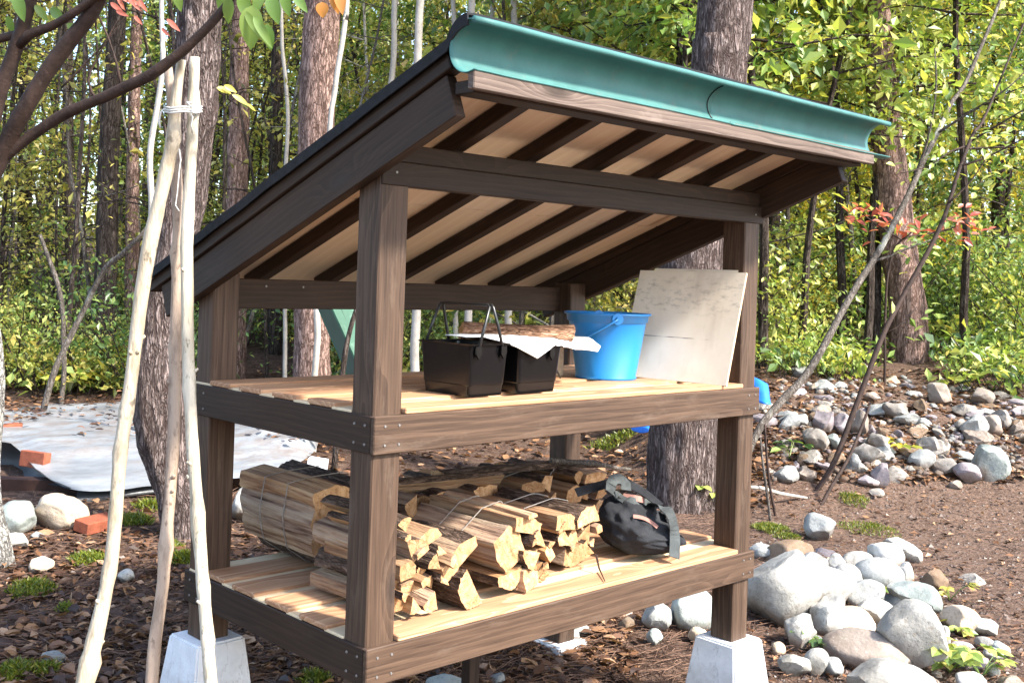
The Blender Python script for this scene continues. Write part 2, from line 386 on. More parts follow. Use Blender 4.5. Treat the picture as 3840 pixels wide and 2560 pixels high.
M['leaf_yellow'] = leafmat('yellow_leaf', [(0, (.12, .19, .03)), (.35, (.40, .40, .06)), (.8, (.72, .56, .07)), (1, (.70, .36, .06))])
M['leaf_red'] = leafmat('red_leaf', [(0, (.32, .05, .04)), (.6, (.60, .18, .13)), (1, (.72, .40, .30))])
M['leaf_orange'] = leafmat('orange_leaf', [(0, (.55, .22, .05)), (1, (.70, .30, .08))])
M['leaf_big'] = leafmat('broad_green_leaf', [(0, (.06, .12, .035)), (.5, (.15, .26, .06)), (.8, (.32, .40, .09)), (1, (.58, .52, .13))], .5)
M['needle'] = leafmat('pine_needles', [(0, (.015, .035, .012)), (1, (.04, .075, .02))], .2)
M['grass'] = leafmat('moss_green', [(0, (.05, .08, .01)), (.6, (.13, .17, .015)), (1, (.30, .26, .03))], .3)
M['litter'] = leafmat('fallen_leaf', [(0, (.028, .014, .009)), (.35, (.075, .036, .02)), (.62, (.19, .092, .045)), (.82, (.34, .19, .10)), (.93, (.46, .30, .19)), (1, (.60, .36, .06))], .12)
M['twig'] = plain('dead_twig', (.14, .085, .06), .9, .1, .4, 30)
M['pebble'] = leafmat('pebble_mix', [(0, (.04, .026, .019)), (.6, (.10, .068, .052)), (.95, (.17, .125, .10)), (1, (.26, .22, .19))], 0.0)

def groundmat():
    m, nt, p = newmat('forest_soil', .95, .1); g = G(nt)
    c = g.coord('Object')
    a = g.noise(c, 9, 6, .7); b = g.noise(c, 45, 5, .7); big = g.noise(c, .8, 4, .6)
    soil = g.ramp(a, [(.3, (.030, .017, .012)), (.5, (.075, .045, .033)), (.7, (.14, .092, .068))])
    soil = g.mix(g.fr(b, .5, .72), soil, (.23, .155, .115))
    path = g.ramp(b, [(.3, (.065, .040, .029)), (.55, (.15, .098, .072)), (.75, (.25, .18, .142))])
    sx = g.n('ShaderNodeSeparateXYZ'); g.l(c, sx.inputs[0])
    u = g.math('ADD', g.math('MULTIPLY', sx.outputs[0], RT.x), g.math('MULTIPLY', sx.outputs[1], RT.y))
    k = g.fr(g.math('ADD', u, g.math('MULTIPLY', g.math('SUBTRACT', big, .5), 2.0)), 1.3, 3.0)
    col = g.mix(k, soil, path)
    g.l(col, p.inputs['Base Color'])
    g.l(g.bump(g.math('ADD', a, b), .8, .03), p.inputs['Normal']); return m
M['ground'] = groundmat()
def tarpmat():
    m, nt, p = newmat('silver_tarpaulin', .42, .45); g = G(nt)
    c = g.coord('Object')
    a = g.noise(g.scale(c, (2, 5, 5)), 1.0, 5, .6)
    col = g.mix(g.fr(a, .35, .65), (.15, .162, .178), (.27, .285, .30))
    sx = g.n('ShaderNodeSeparateXYZ'); g.l(c, sx.inputs[0])
    d = g.math('ADD', g.math('MULTIPLY', sx.outputs[0], FW.x), g.math('MULTIPLY', sx.outputs[1], FW.y))
    dirt = g.math('MULTIPLY', g.fr(g.noise(g.scale(c, (3, 6, 6)), 1.0, 6, .75), .44, .60), g.fr(d, -.75, .1))
    col = g.mix(g.math('MULTIPLY', dirt, .65), col, (.15, .11, .088))
    ge = g.n('ShaderNodeNewGeometry')
    col = g.mix(ge.outputs['Backfacing'], col, (.06, .062, .065))
    g.l(col, p.inputs['Base Color']); g.l(g.bump(g.noise(c, 14, 5, .6), .35, .02), p.inputs['Normal']); return m
M['tarp'] = tarpmat()
M['tarp_under'] = plain('dark_tarpaulin_underside', (.050, .052, .056), .5, .35, .25, 9, .3)

# ------------------------------------------------------------------ object helpers
def tag(o, label=None, cat=None, group=None, kind=None):
    if label: o['label'] = label
    if cat: o['category'] = cat
    if group: o['group'] = group
    if kind: o['kind'] = kind
    return o
def thing(name, label, cat, loc=(0, 0, 0), group=None):
    o = D.objects.new(name, None); COL.objects.link(o)
    o.location = loc; o.empty_display_size = .1
    return tag(o, label, cat, group)
def worldloc(o):
    v = Vector((0, 0, 0)); m = Matrix()
    while o is not None:
        m = o.matrix_basis @ m; o = o.parent
    return m
class MB:
    def __init__(s): s.v = []; s.f = []; s.m = []
    def add(s, vs, fs, mi=0):
        b = len(s.v); s.v += [tuple(x) for x in vs]
        for f in fs: s.f.append(tuple(i + b for i in f)); s.m.append(mi)
    def mesh(s, name, mats, smooth=False):
        me = D.meshes.new(name); me.from_pydata(s.v, [], s.f)
        for m in (mats if isinstance(mats, (list, tuple)) else [mats]): me.materials.append(m)
        if any(s.m): me.polygons.foreach_set('material_index', s.m)
        if smooth: me.polygons.foreach_set('use_smooth', [True] * len(me.polygons))
        me.update(); return me
    def obj(s, name, mats, parent=None, loc=None, smooth=False):
        """vertices are in world space; origin goes to loc (or the parent's origin)"""
        return mkobj(name, s.mesh(name, mats, smooth), parent, loc)
def mkobj(name, me, parent=None, loc=None, basis=None):
    """basis None: mesh data is in world space and is moved so that the origin sits at loc"""
    o = D.objects.new(name, me); COL.objects.link(o)
    P = worldloc(parent) if parent else Matrix()
    if basis is None:
        loc = Vector(loc) if loc is not None else P.translation.copy()
        me.transform(Matrix.Translation(-loc)); basis = Matrix.Translation(loc)
    if parent: o.parent = parent
    o.matrix_basis = P.inverted() @ basis
    return o
def frame_from(xdir, up=(0, 0, 1)):
    x = Vector(xdir).normalized(); up = Vector(up)
    y = up.cross(x)
    if y.length < 1e-4: y = Vector((0, 1, 0)).cross(x) if abs(x.y) < .9 else Vector((1, 0, 0)).cross(x)
    y.normalize(); z = x.cross(y)
    m = Matrix((x, y, z)).transposed().to_4x4()
    return m
def board(name, c, xdir, L, W, T, mat, parent=None, up=(0, 0, 1), bevel=.0025, warp=0.0, seed=0):
    """box of length L along local X, W along local Y, T along local Z, centred at c"""
    bm = bmesh.new(); bmesh.ops.create_cube(bm, size=1.0)
    bmesh.ops.scale(bm, vec=(L, W, T), verts=bm.verts)
    if bevel: bmesh.ops.bevel(bm, geom=list(bm.edges), offset=bevel, segments=1, affect='EDGES')
    me = D.meshes.new(name); bm.to_mesh(me); bm.free(); me.materials.append(mat)
    b = frame_from(xdir, up); b.translation = Vector(c)
    return mkobj(name, me, parent, basis=b)
def bx(name, x0, x1, y0, y1, z0, z1, mat, parent=None, along='x', bevel=.0025):
    c = ((x0 + x1) / 2, (y0 + y1) / 2, (z0 + z1) / 2); dx, dy, dz = x1 - x0, y1 - y0, z1 - z0
    if along == 'x': return board(name, c, (1, 0, 0), dx, dy, dz, mat, parent, bevel=bevel)
    if along == 'y': return board(name, c, (0, 1, 0), dy, dx, dz, mat, parent, bevel=bevel)
    return board(name, c, (0, 0, 1), dz, dx, dy, mat, parent, up=(0, 1, 0), bevel=bevel)
def tube(mb, pts, rad, seg=8, mi=0, disp=None, cap=True, flat=None):
    pts = [Vector(p) for p in pts]; n = len(pts)
    t0 = (pts[1] - pts[0]).normalized()
    a = Vector((0, 0, 1)) if abs(t0.z) < .9 else Vector((1, 0, 0))
    nrm = (a - t0 * a.dot(t0)).normalized()
    vs = []; fs = []
    for i, p in enumerate(pts):
        t = (pts[min(i + 1, n - 1)] - pts[max(i - 1, 0)]).normalized()
        nrm = (nrm - t * nrm.dot(t)).normalized(); bi = t.cross(nrm)
        r = rad[i] if isinstance(rad, (list, tuple)) else rad
        for k in range(seg):
            an = 2 * math.pi * k / seg
            d = nrm * math.cos(an) + bi * math.sin(an) * (flat or 1.0)
            q = p + d * r
            if disp: q = q + d * disp(q, an, i)
            vs.append(q)
    for i in range(n - 1):
        for k in range(seg):
            k2 = (k + 1) % seg
            fs.append((i * seg + k, i * seg + k2, (i + 1) * seg + k2, (i + 1) * seg + k))
    if cap:
        fs.append(tuple(reversed(range(seg)))); fs.append(tuple((n - 1) * seg + k for k in range(seg)))
    mb.add(vs, fs, mi)
def smooth_path(pts, rad, step):
    """Catmull-Rom resample"""
    pts = [Vector(p) for p in pts]; out = []; ro = []
    for i in range(len(pts) - 1):
        p0 = pts[max(i - 1, 0)]; p1 = pts[i]; p2 = pts[i + 1]; p3 = pts[min(i + 2, len(pts) - 1)]
        n = max(1, int((p2 - p1).length / step))
        for j in range(n):
            t = j / n
            q = .5 * ((2 * p1) + (p2 - p0) * t + (2 * p0 - 5 * p1 + 4 * p2 - p3) * t * t + (3 * p1 - p0 - 3 * p2 + p3) * t ** 3)
            out.append(q); ro.append(rad[i] * (1 - t) + rad[i + 1] * t)
    out.append(pts[-1]); ro.append(rad[-1]); return out, ro
def rv(rnd, s=1.0): return Vector((rnd.uniform(-1, 1), rnd.uniform(-1, 1), rnd.uniform(-1, 1))) * s
def leaf(mb, p, d, nrm, L, Wd, mi=0, bend=.15, simple=False):
    d = d.normalized(); s = d.cross(nrm)
    if s.length < 1e-4: s = d.cross(Vector((.3, .5, .8)))
    s.normalize(); n = s.cross(d)
    if simple:
        mb.add([p, p + d * L * .5 + s * Wd * .5 + n * bend * L * .2, p + d * L - n * bend * L, p + d * L * .5 - s * Wd * .5 + n * bend * L * .2], [(0, 1, 2, 3)], mi)
    else:
        vs = [p, p + d * L * .28 + s * Wd * .42 + n * bend * L * .5, p + d * L * .62 + s * Wd * .46 + n * bend * L * .35, p + d * L - n * bend * L * .7,
              p + d * L * .62 - s * Wd * .46 + n * bend * L * .35, p + d * L * .28 - s * Wd * .42 + n * bend * L * .5, p + d * L * .5 ]
        mb.add(vs, [(0, 6, 1), (1, 6, 2), (2, 6, 3), (3, 6, 4), (4, 6, 5), (5, 6, 0)], mi)
def copy_tree(o, parent=None):
    c = o.copy(); COL.objects.link(c)
    if parent: c.parent = parent
    for ch in list(o.children): copy_tree(ch, c)
    return c

# ------------------------------------------------------------------ ground
def build_ground():
    def axis(lo, hi, c, fine, n):
        out = []; 
        x = 0.0; step = fine
        while c + x < hi: out.append(c + x); x += step; step = fine if x < 7 else step * 1.13
        x = fine; step = fine
        while c - x > lo: out.append(c - x); x += step; step = fine if x < 7 else step * 1.13
        return sorted(out) 
    xs = axis(-200, 220, 2.5, .09, 0); ys = axis(-150, 260, 2.5, .09, 0)
    vs = [(x, y, gz(x, y)) for y in ys for x in xs]
    nx = len(xs); fs = [(j * nx + i, j * nx + i + 1, (j + 1) * nx + i + 1, (j + 1) * nx + i) for j in range(len(ys) - 1) for i in range(nx - 1)]
    mb = MB(); mb.add(vs, fs); o = mb.obj('ground', M['ground'], loc=(0, 0, 0), smooth=True)
    tag(o, kind='structure', label='dark leafy forest soil turning into a pale gravelly path on the right')
build_ground()

# ------------------------------------------------------------------ the shed
p_ = .09; L_ = 1.6848; D_ = .8804; t_ = .0157; s_ = .0078; h_ = .0946; U_ = .8962; Z_ = .3281
SL = .388                                    # roof slope (drop per metre of depth)
shed = thing('wood_shed', 'open brown timber firewood shed with two slatted shelves and a lean-to roof', 'shed', (0, 0, 0))
rt = lambda y: 1.658 - SL * y                # roof top line
posts = [(0, 0, .02, 1.50), (L_ - p_, 0, .02, 1.50), (0, D_ - p_, .13, 1.235), (L_ - p_, D_ - p_, -.20, 1.235)]
for x, y, z0, z1 in posts:
    bx('post', x, x + p_, y, y + p_, z0, z1, M['stain'], shed, 'z', .004)
bx('support_leg', .755, .80, .42, .46, -.22, Z_ - .02, M['stain_shaded'], shed, 'z')
def screw_at(parent, c, d):
    mb = MB(); m = frame_from(d)
    pts = [Vector(c) - Vector(d) * .001, Vector(c) + Vector(d) * .0022]
    tube(mb, pts, [.0038, .0033], 8); mb.obj('screw', M['screw'], parent, loc=c)
for z in (U_, Z_):
    b = bx('shelf_beam', -s_, L_ + s_, -t_, 0, z - h_, z, M['stain'], shed, 'x')
    for xx in (.025, .07, L_ - .06, L_ - .02):
        for zz in (.025, .072): screw_at(b, (xx, -t_, z - zz), (0, -1, 0))
    b = bx('shelf_beam', -s_, .012, .0008, D_ + t_, z - h_ + .0007, z - .0007, M['stain_shaded'], shed, 'y')
    for yy in (.022, .065, D_ - .065, D_ - .02):
        for zz in (.025, .072): screw_at(b, (-s_, yy, z - zz), (-1, 0, 0))
    bx('shelf_beam', L_ - .012, L_ + s_ - .0006, .0008, D_ + t_, z - h_ + .0007, z - .0007, M['stain'], shed, 'y')
    bx('shelf_beam', .012, L_ - .012, D_ + .0005, D_ + t_ - .0006, z - h_, z, M['stain'], shed, 'x')
    # floor: wide reddish boards with pale lower strips between them
    edges = [(-.014, .105), (.16, .285), (.335, .455), (.505, .625), (.672, .79)]
    rnd = random.Random(int(z * 100))
    for i, (y0, y1) in enumerate(edges):
        x0 = -.005 + rnd.uniform(0, .004); x1 = L_ + rnd.uniform(0, .006)
        if y0 < .09:   # notched round the front posts
            bx('floor_board', p_ + .002, L_ - p_ + .03 - .032, y0, .088, z + .0004, z + .0150, M['floor'], shed, 'x')
        else:
            bx('floor_board', x0, x1, y0, y1, z + .0004, z + .0150, M['floor'], shed, 'x')
    for i in range(5):
        y0 = edges[i][1] - .012 if i else .0895; y1 = edges[i + 1][0] + .012 if i < 4 else D_ - .004
        bx('floor_board', -.003, L_ + .002, y0, y1, z - .011, z + .0052 if i else z + .0053, M['floor_pale'], shed, 'x')
# header at the front, two members; lower one in front
b = bx('header_beam', .0012, L_ + .018, -.0035, .03, 1.465, 1.5255, M['stain_shaded'], shed, 'x')
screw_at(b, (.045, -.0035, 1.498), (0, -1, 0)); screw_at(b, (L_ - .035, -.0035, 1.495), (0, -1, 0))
bx('header_beam', .0012, L_ + .03, .006, .034, 1.5262, 1.572, M['stain_shaded'], shed, 'x')
b = bx('header_beam', .02, L_ - .02, D_ - .03, D_ + .012, 1.1235, 1.2175, M['stain_shaded'], shed, 'x')
for xx in (.22, .36): screw_at(b, (xx, D_ - .03, 1.195), (0, -1, 0))
# sloping roof members
sd_ = Vector((0, 1, -SL)).normalized(); un = Vector((0, SL, 1)).normalized()
def slope_board(name, xc, W, y0, y1, topoff, depth, mat):
    """board that runs down the roof slope; its top is topoff below the roof line (measured along z)"""
    ym = (y0 + y1) / 2; c = Vector((xc, ym, rt(ym) - topoff)) - un * depth / 2
    return board(name, c, sd_, (y1 - y0) / math.cos(math.atan(SL)), W, depth, mat, shed, up=un)
Y0, Y1 = -.265, 1.10
slope_board('rafter', -.0165, .032, Y0, 1.06, .062, .103, M['stain_shaded'])
slope_board('rafter', L_ + .0165 + .003, .032, Y0, 1.06, .062, .103, M['stain_shaded'])
slope_board('barge_board', -.0215, .042, Y0 - .012, 1.13, .022, .036, M['stain_shaded'])
slope_board('barge_board', L_ + .0225, .042, Y0 - .012, 1.13, .022, .036, M['stain_shaded'])
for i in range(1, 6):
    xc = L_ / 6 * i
    slope_board('rafter', xc, .042, Y0 + .004, 1.055, .0235, .042, M['stain_shaded'])
slope_board('roof_sheathing', L_ / 2, L_ + .008, Y0 - .018, .452, .010, .011, M['ply'])
slope_board('roof_sheathing', L_ / 2, L_ + .008, .455, 1.12, .010, .011, M['ply'])
# overhang of the roofing felt, with a turned-down edge
mb = MB()
yy = [-.356, -.345, -.33, -.318, -.306, -.298] + [-.29 + (1.15 + .29) * i / 24 for i in range(25)]
vs = []; fs = []
prof = [(-.056, -.030), (-.058, 0), (-.03, .004), (.4, .003), (.9, .005), (1.4, .003), (L_ + .04, .004), (L_ + .066, 0), (L_ + .064, -.030)]
for j, y in enumerate(yy):
    for i, (x, dz) in enumerate(prof):
        n_ = .003 * noise.noise((x * 3, y * 9, 1.5))
        zr = rt(y)
        if y < -.29: zr = max(zr, 1.7485 + math.sqrt(max(0, .068 ** 2 - (y + .3575) ** 2)) + .003)
        vs.append((x, y, zr + (dz if y > -.29 or x < 1 else max(dz, 0)) + n_ + (.003 if dz < -.01 else 0)))
for j in range(30):
    for i in range(len(prof) - 1):
        a = j * len(prof) + i; fs.append((a, a + 1, a + 1 + len(prof), a + len(prof)))
mb.add(vs, fs); o = mb.obj('roof_felt', M['felt'], shed)
md = o.modifiers.new('solid', 'SOLIDIFY'); md.thickness = .006; md.offset = -1
# weathered fascia under the high eave
fz = 1.70
board('fascia_board', (L_ / 2 + .008, -.3675, 1.6765), (1, .0, .0035), L_ + .118, .021, .0405, M['weathered'], shed)
board('fascia_board', (L_ / 2 + .006, -.318, 1.666), (1, 0, 0), L_ + .06, .064, .030, M['stain_shaded'], shed)
# turquoise half-round trim along the high eave, open towards the front
mb = MB(); seg = 22; gc = Vector((0, -.3575, 1.7485)); R = .0585
gx = [(-.052, 0), (.93, 0), (.932, .0012), (1.895, .0012)]
def garc(k, extra=0.0):
    an = math.radians(107 - 221 * k / seg)       # from the upper lip round the back to the lower lip
    return Vector((0, math.cos(an) * (R + extra), math.sin(an) * (R + extra)))
NX = 40
def gutter_piece(x0, x1, ex):  # lengths follow the eave
    vs = []; fs = []
    for i in range(NX + 1):
        x = x0 + (x1 - x0) * i / NX
        wob = .0030 * noise.noise((x * 2.3, 0, 3)) + .0016 * noise.noise((x * 7, 2, 3))
        for k in range(seg + 1): v = garc(k, ex + wob); vs.append((x, gc.y + v.y, gc.z + v.z))
    for i in range(NX):
        for k in range(seg):
            a = i * (seg + 1) + k; fs.append((a, a + 1, a + seg + 2, a + seg + 1))
    mb.add(vs, fs)
gutter_piece(-.055, .94, 0); gutter_piece(.925, 1.855, .0016)
gut = mb.obj('gutter', M['gutter'], shed, smooth=True)
md = gut.modifiers.new('solid', 'SOLIDIFY'); md.thickness = .0022; md.offset = 0
mb = MB(); tube(mb, [gc + Vector((-.053, 0, R)) + Vector((0, -.016, -.003)) + Vector((1.908 * i / 30, 0, .0016 * noise.noise((i * .3, 0, 0)))) for i in range(31)], .0085, 10)
mb.obj('rim', M['gutter'], gut, smooth=True)
mb = MB(); tube(mb, [Vector((.925 + .006 * math.sin(k * .5), gc.y, gc.z)) + garc(k, -.002) for k in range(0, seg + 1)], .0016, 6)
mb.obj('joint', M['joint'], gut)

# concrete footings
def pier(cx, cy, ztop, a, b, H, label, rz=0.0):
    bm = bmesh.new(); bmesh.ops.create_cube(bm, size=1.0)
    for v in bm.verts:
        r = (a if v.co.z > 0 else b); v.co = Vector((math.copysign(r, v.co.x), math.copysign(r, v.co.y), 0 if v.co.z > 0 else -H))
    bmesh.ops.bevel(bm, geom=list(bm.edges), offset=.006, segments=2, affect='EDGES')
    me = D.meshes.new('concrete_pier'); bm.to_mesh(me); bm.free(); me.materials.append(M['pier'])
    o = mkobj('concrete_pier', me, None, basis=Matrix.Translation((cx, cy, ztop)) @ Matrix.Rotation(rz, 4, 'Z'))
    return tag(o, label, 'footing', 'concrete footings of the shed')
pier(.045, D_ - .042, .132, .082, .135, .42, 'white painted concrete footing under the back left post, behind the tied poles', .04)
pier(L_ - .042, .046, .022, .082, .135, .40, 'white painted concrete footing under the right front post, beside the pale rocks', -.03)
pier(.045, .045, .022, .082, .135, .38, 'white painted concrete footing under the near corner post, below the picture edge')
pier(L_ - .045, D_ - .045, -.195, .082, .135, .40, 'white painted concrete footing under the back right post, behind the lower shelf')

# ------------------------------------------------------------------ things on the upper shelf
zu = U_ + .0152
def c5(x, y): return 1270 + .5548 * x, 850 + .5548 * y
def basket(cx, cy, hw, hd, H, label, bails, rz=0.0):
    t = thing('plastic_basket', label, 'basket', (cx, cy, zu)); t.rotation_euler.z = rz
    fl = 1.13
    def ringv(k, z, off=0):
        s = 1 + (fl - 1) * k; r = .012
        out = []
        for (sx, sy) in ((1, 1), (-1, 1), (-1, -1), (1, -1)):
            for a in range(5):
                an = math.atan2(sy, sx) - math.pi / 4 + math.pi / 2 * a / 4
                out.append(((hw * s + off - r) * sx + r * math.cos(an), (hd * s + off - r) * sy + r * math.sin(an), z))
        return out
    levels = [ringv(-.06, 0.0), ringv(0, .006), ringv(.2, .030), ringv(.2, .033, .0015), ringv(.97, H * .97), ringv(1, H * .975, .006), ringv(1, H, .007), ringv(1, H + .001, .002), ringv(.99, H * .97, -.003), ringv(.0, .010, -.003)]
    n = 20; vs = [v for l in levels for v in l]; fs = []
    for i in range(len(levels) - 1):
        for k in range(n): fs.append((i * n + k, i * n + (k + 1) % n, (i + 1) * n + (k + 1) % n, (i + 1) * n + k))
    fs.append(tuple(range(n - 1, -1, -1))); fs.append(tuple((len(levels) - 1) * n + k for k in range(n)))
    mb = MB(); mb.add(vs, fs)
    mkobj('body', mb.mesh('body', M['black']), t, basis=worldloc(t))
    W = worldloc(t)
    for (y0, lean, drop) in bails:
        x1 = hw * fl + .006
        zl = H - .018
        if drop is None:
            apex = .128; ya = lean
            path = [(-x1, y0, zl), (-x1 * .97, y0 + (ya - y0) * .55, zl + apex * .55), (-x1 * .93, ya, zl + apex - .006), (-x1 * .86, ya, zl + apex), (x1 * .86, ya, zl + apex), (x1 * .93, ya, zl + apex - .006), (x1 * .97, y0 + (ya - y0) * .55, zl + apex * .55), (x1, y0, zl)]
            mb = MB(); tube(mb, [W @ Vector(q) for q in path], .0048, 8, flat=.8); mb.obj('handle', M['black_rod'], t, smooth=True)
        else:
            path = [(.03, hd * fl, zl), (.035, hd * fl + .045, zl - .042), (.035, hd * fl + .085, zl - .088)]
            mb = MB(); tube(mb, [W @ Vector(q) for q in path], .0036, 8); mb.obj('handle', M['black_rod'], t, smooth=True)
        for sx in (-1, 1):
            mb = MB(); c0 = W @ Vector((sx * x1, y0, zl))
            vs = []; 
            dirx = (W.to_3x3() @ Vector((sx, 0, 0)))
            prof = [(-.010, .012), (.010, .012), (.011, -.008), (0, -.024), (-.011, -.008)]
            dy = W.to_3x3() @ Vector((0, 1, 0))
            for q in (-.002, .004):
                for (a, b) in prof: vs.append(c0 + dy * a + Vector((0, 0, b)) + dirx * q)
            mb.add(vs, [(4, 3, 2, 1, 0), (5, 6, 7, 8, 9)] + [(i, (i + 1) % 5, 5 + (i + 1) % 5, 5 + i) for i in range(5)])
            mb.obj('lug', M['black'], t)
    return t
# basket handles pivot on the short front/back faces, so local X runs along world Y
basket(.481, .200, .096, .067, .147, 'black plastic basket with both handles raised, standing nearest the front post', [(-.052, -.006, None), (.045, .008, None)], -math.pi / 2)
b2 = basket(.690, .205, .098, .082, .137, 'black plastic basket under the white sheet, beside the blue bucket', [(.04, .02, 1)], -math.pi / 2 + .02)

# blue bucket
def bucket():
    c = Vector((1.286, .342, zu)); H = .222
    t = thing('bucket', 'blue plastic bucket standing between the black baskets and the plywood', 'bucket', c)
    prof = [(0, .006), (.098, .006), (.103, 0), (.106, 0), (.1065, .008), (.1035, .012), (.133, H - .030), (.134, H - .026), (.140, H - .024), (.142, H - .004), (.150, H - .001), (.152, H + .003), (.148, H + .006), (.138, H + .004), (.133, H - .006), (.100, .014), (0, .012)]
    n = 64; vs = []; fs = []
    for r, z in prof:
        for k in range(n): a = 2 * math.pi * k / n; vs.append(c + Vector((r * math.cos(a), r * math.sin(a), z)))
    for i in range(len(prof) - 1):
        for k in range(n): fs.append((i * n + k, i * n + (k + 1) % n, (i + 1) * n + (k + 1) % n, (i + 1) * n + k))
    mb = MB(); mb.add(vs, fs); mb.obj('body', M['blue'], t, smooth=True)
    # ears and bail; the bail axis points at the ear seen left of centre
    e = Vector((-.95, -.32, 0)).normalized(); e2 = Vector((-.32, .95, 0)).normalized()
    ea = Vector((-.60, -.80, 0)).normalized(); q = Vector((-.80, .60, 0))
    ears = []
    for s in (1, -1):
        pc = c + ea * s * .146 + Vector((0, 0, H - .012)); ears.append(pc)
        mb = MB(); tube(mb, [pc - ea * s * .012, pc + ea * s * .006], [.021, .019], 16); mb.obj('ear', M['blue'], t, smooth=False)
        mb = MB(); tube(mb, [pc + ea * s * .0065, pc + ea * s * .013], [.008, .007], 12); mb.obj('hub', M['blue'], t)
    pts = []
    for i in range(25):
        a = math.pi * i / 24
        pos = c + ea * math.cos(a) * .156 + q * math.sin(a) * .152 + Vector((0, 0, H - .012 - .10 * math.sin(a)))
        pts.append(pos)
    mb = MB(); tube(mb, pts, .0042, 8, flat=1.3); mb.obj('handle', M['blue'], t, smooth=True)
bucket()

# plywood sheets leaning on the right front post
def sheet(name, BL, BR, TL, th, label, mats):
    BL, BR, TL = Vector(BL), Vector(BR), Vector(TL)
    y = (BR - BL).normalized(); zz = (TL - BL); zz = (zz - y * zz.dot(y)).normalized()
    x = y.cross(zz).normalized()
    W = (BR - BL).length; H = (TL - BL).length
    # local: y from the right edge towards the left, z up the sheet, x thickness
    bm = bmesh.new()
    for v in [(0, 0, 0), (0, W, 0), (0, W, H), (0, 0, H), (th, 0, 0), (th, W, 0), (th, W, H), (th, 0, H)]: bm.verts.new(v)
    bm.verts.ensure_lookup_table()
    for f, mi in [((0, 1, 2, 3), 0), ((7, 6, 5, 4), 0), ((0, 3, 7, 4), 1), ((1, 5, 6, 2), 1), ((3, 2, 6, 7), 1), ((0, 4, 5, 1), 1)]:
        fc = bm.faces.new([bm.verts[i] for i in f]); fc.material_index = mi
    bmesh.ops.recalc_face_normals(bm, faces=bm.faces)
    me = D.meshes.new(name); bm.to_mesh(me); bm.free()
    for m in mats: me.materials.append(m)
    yl = -y; xl = yl.cross(zz)
    b = Matrix((xl, yl, zz)).transposed().to_4x4(); b.translation = BR
    return tag(mkobj(name, me, None, basis=b), label, 'plywood')
sheet('plywood_sheet', (1.430, .399, zu), (1.466, -.028, zu), (1.547, .390, 1.292), .010, 'pale stained plywood sheet leaning in front against the right front post', [M['plysheet'], M['plyedge']])
sheet('plywood_sheet', (1.447, .345, zu), (1.477, .012, zu), (1.566, .338, 1.3005), .009, 'second plywood sheet, only its top edge showing behind the stained one', [M['plysheet'], M['plyedge']])

# white sheet lying over the baskets
def white_sheet():
    def P(x, y, Y): return at(*c5(x, y), 1, Y)
    A = [P(720, 730, .31), P(900, 716, .36), P(1140, 712, .34), P(1450, 728, .31), P(1690, 746, .26), P(1772, 803, .20), P(1752, 838, .19), P(1600, 822, .16), P(1465, 797, .080), P(1345, 892, .076), P(1262, 845, .078), P(1170, 799, .079), P(1080, 770, .16), P(990, 742, .20), P(860, 742, .25)]
    cc = [P(1060, 738, .23), P(1225, 782, .083), P(1375, 780, .083), P(1520, 772, .17), P(1620, 778, .2)]
    bm = bmesh.new(); va = [bm.verts.new(v) for v in A]; vc = [bm.verts.new(v) for v in cc]
    def f(*vs): bm.faces.new(vs)
    f(va[0], va[14], va[1]); f(va[1], va[14], va[13]); f(va[1], va[13], va[2]); f(va[2], va[13], vc[0]); f(va[13], va[12], vc[0]); f(vc[0], va[12], vc[1]); f(va[12], va[11], vc[1]); f(va[11], va[10], vc[1])
    f(va[2], vc[0], vc[1]); f(va[2], vc[1], va[3]); f(vc[1], vc[2], va[3]); f(vc[1], va[10], vc[2]); f(va[10], va[9], vc[2]); f(va[9], va[8], vc[2]); f(vc[2], va[8], vc[3]); f(vc[2], vc[3], va[3]); f(va[8], va[7], vc[3]); f(vc[3], va[7], vc[4]); f(va[3], vc[3], vc[4]); f(va[3], vc[4], va[4]); f(va[7], va[6], vc[4]); f(vc[4], va[6], va[5]); f(vc[4], va[5], va[4])
    bmesh.ops.recalc_face_normals(bm, faces=bm.faces)
    bmesh.ops.subdivide_edges(bm, edges=list(bm.edges), cuts=2, use_grid_fill=True)
    for v in bm.verts: v.co += Vector((0, 0, .0035 * noise.noise(v.co * 22)))
    me = D.meshes.new('white_sheet'); bm.to_mesh(me); bm.free(); me.materials.append(M['white'])
    me.polygons.foreach_set('use_smooth', [True] * len(me.polygons))
    o = mkobj('white_sheet', me, None, loc=(.75, .2, 1.06))
    md = o.modifiers.new('solid', 'SOLIDIFY'); md.thickness = .003; md.offset = -1
    tag(o, 'thin white sheet draped over the two black baskets with a corner hanging down', 'sheet')
white_sheet()

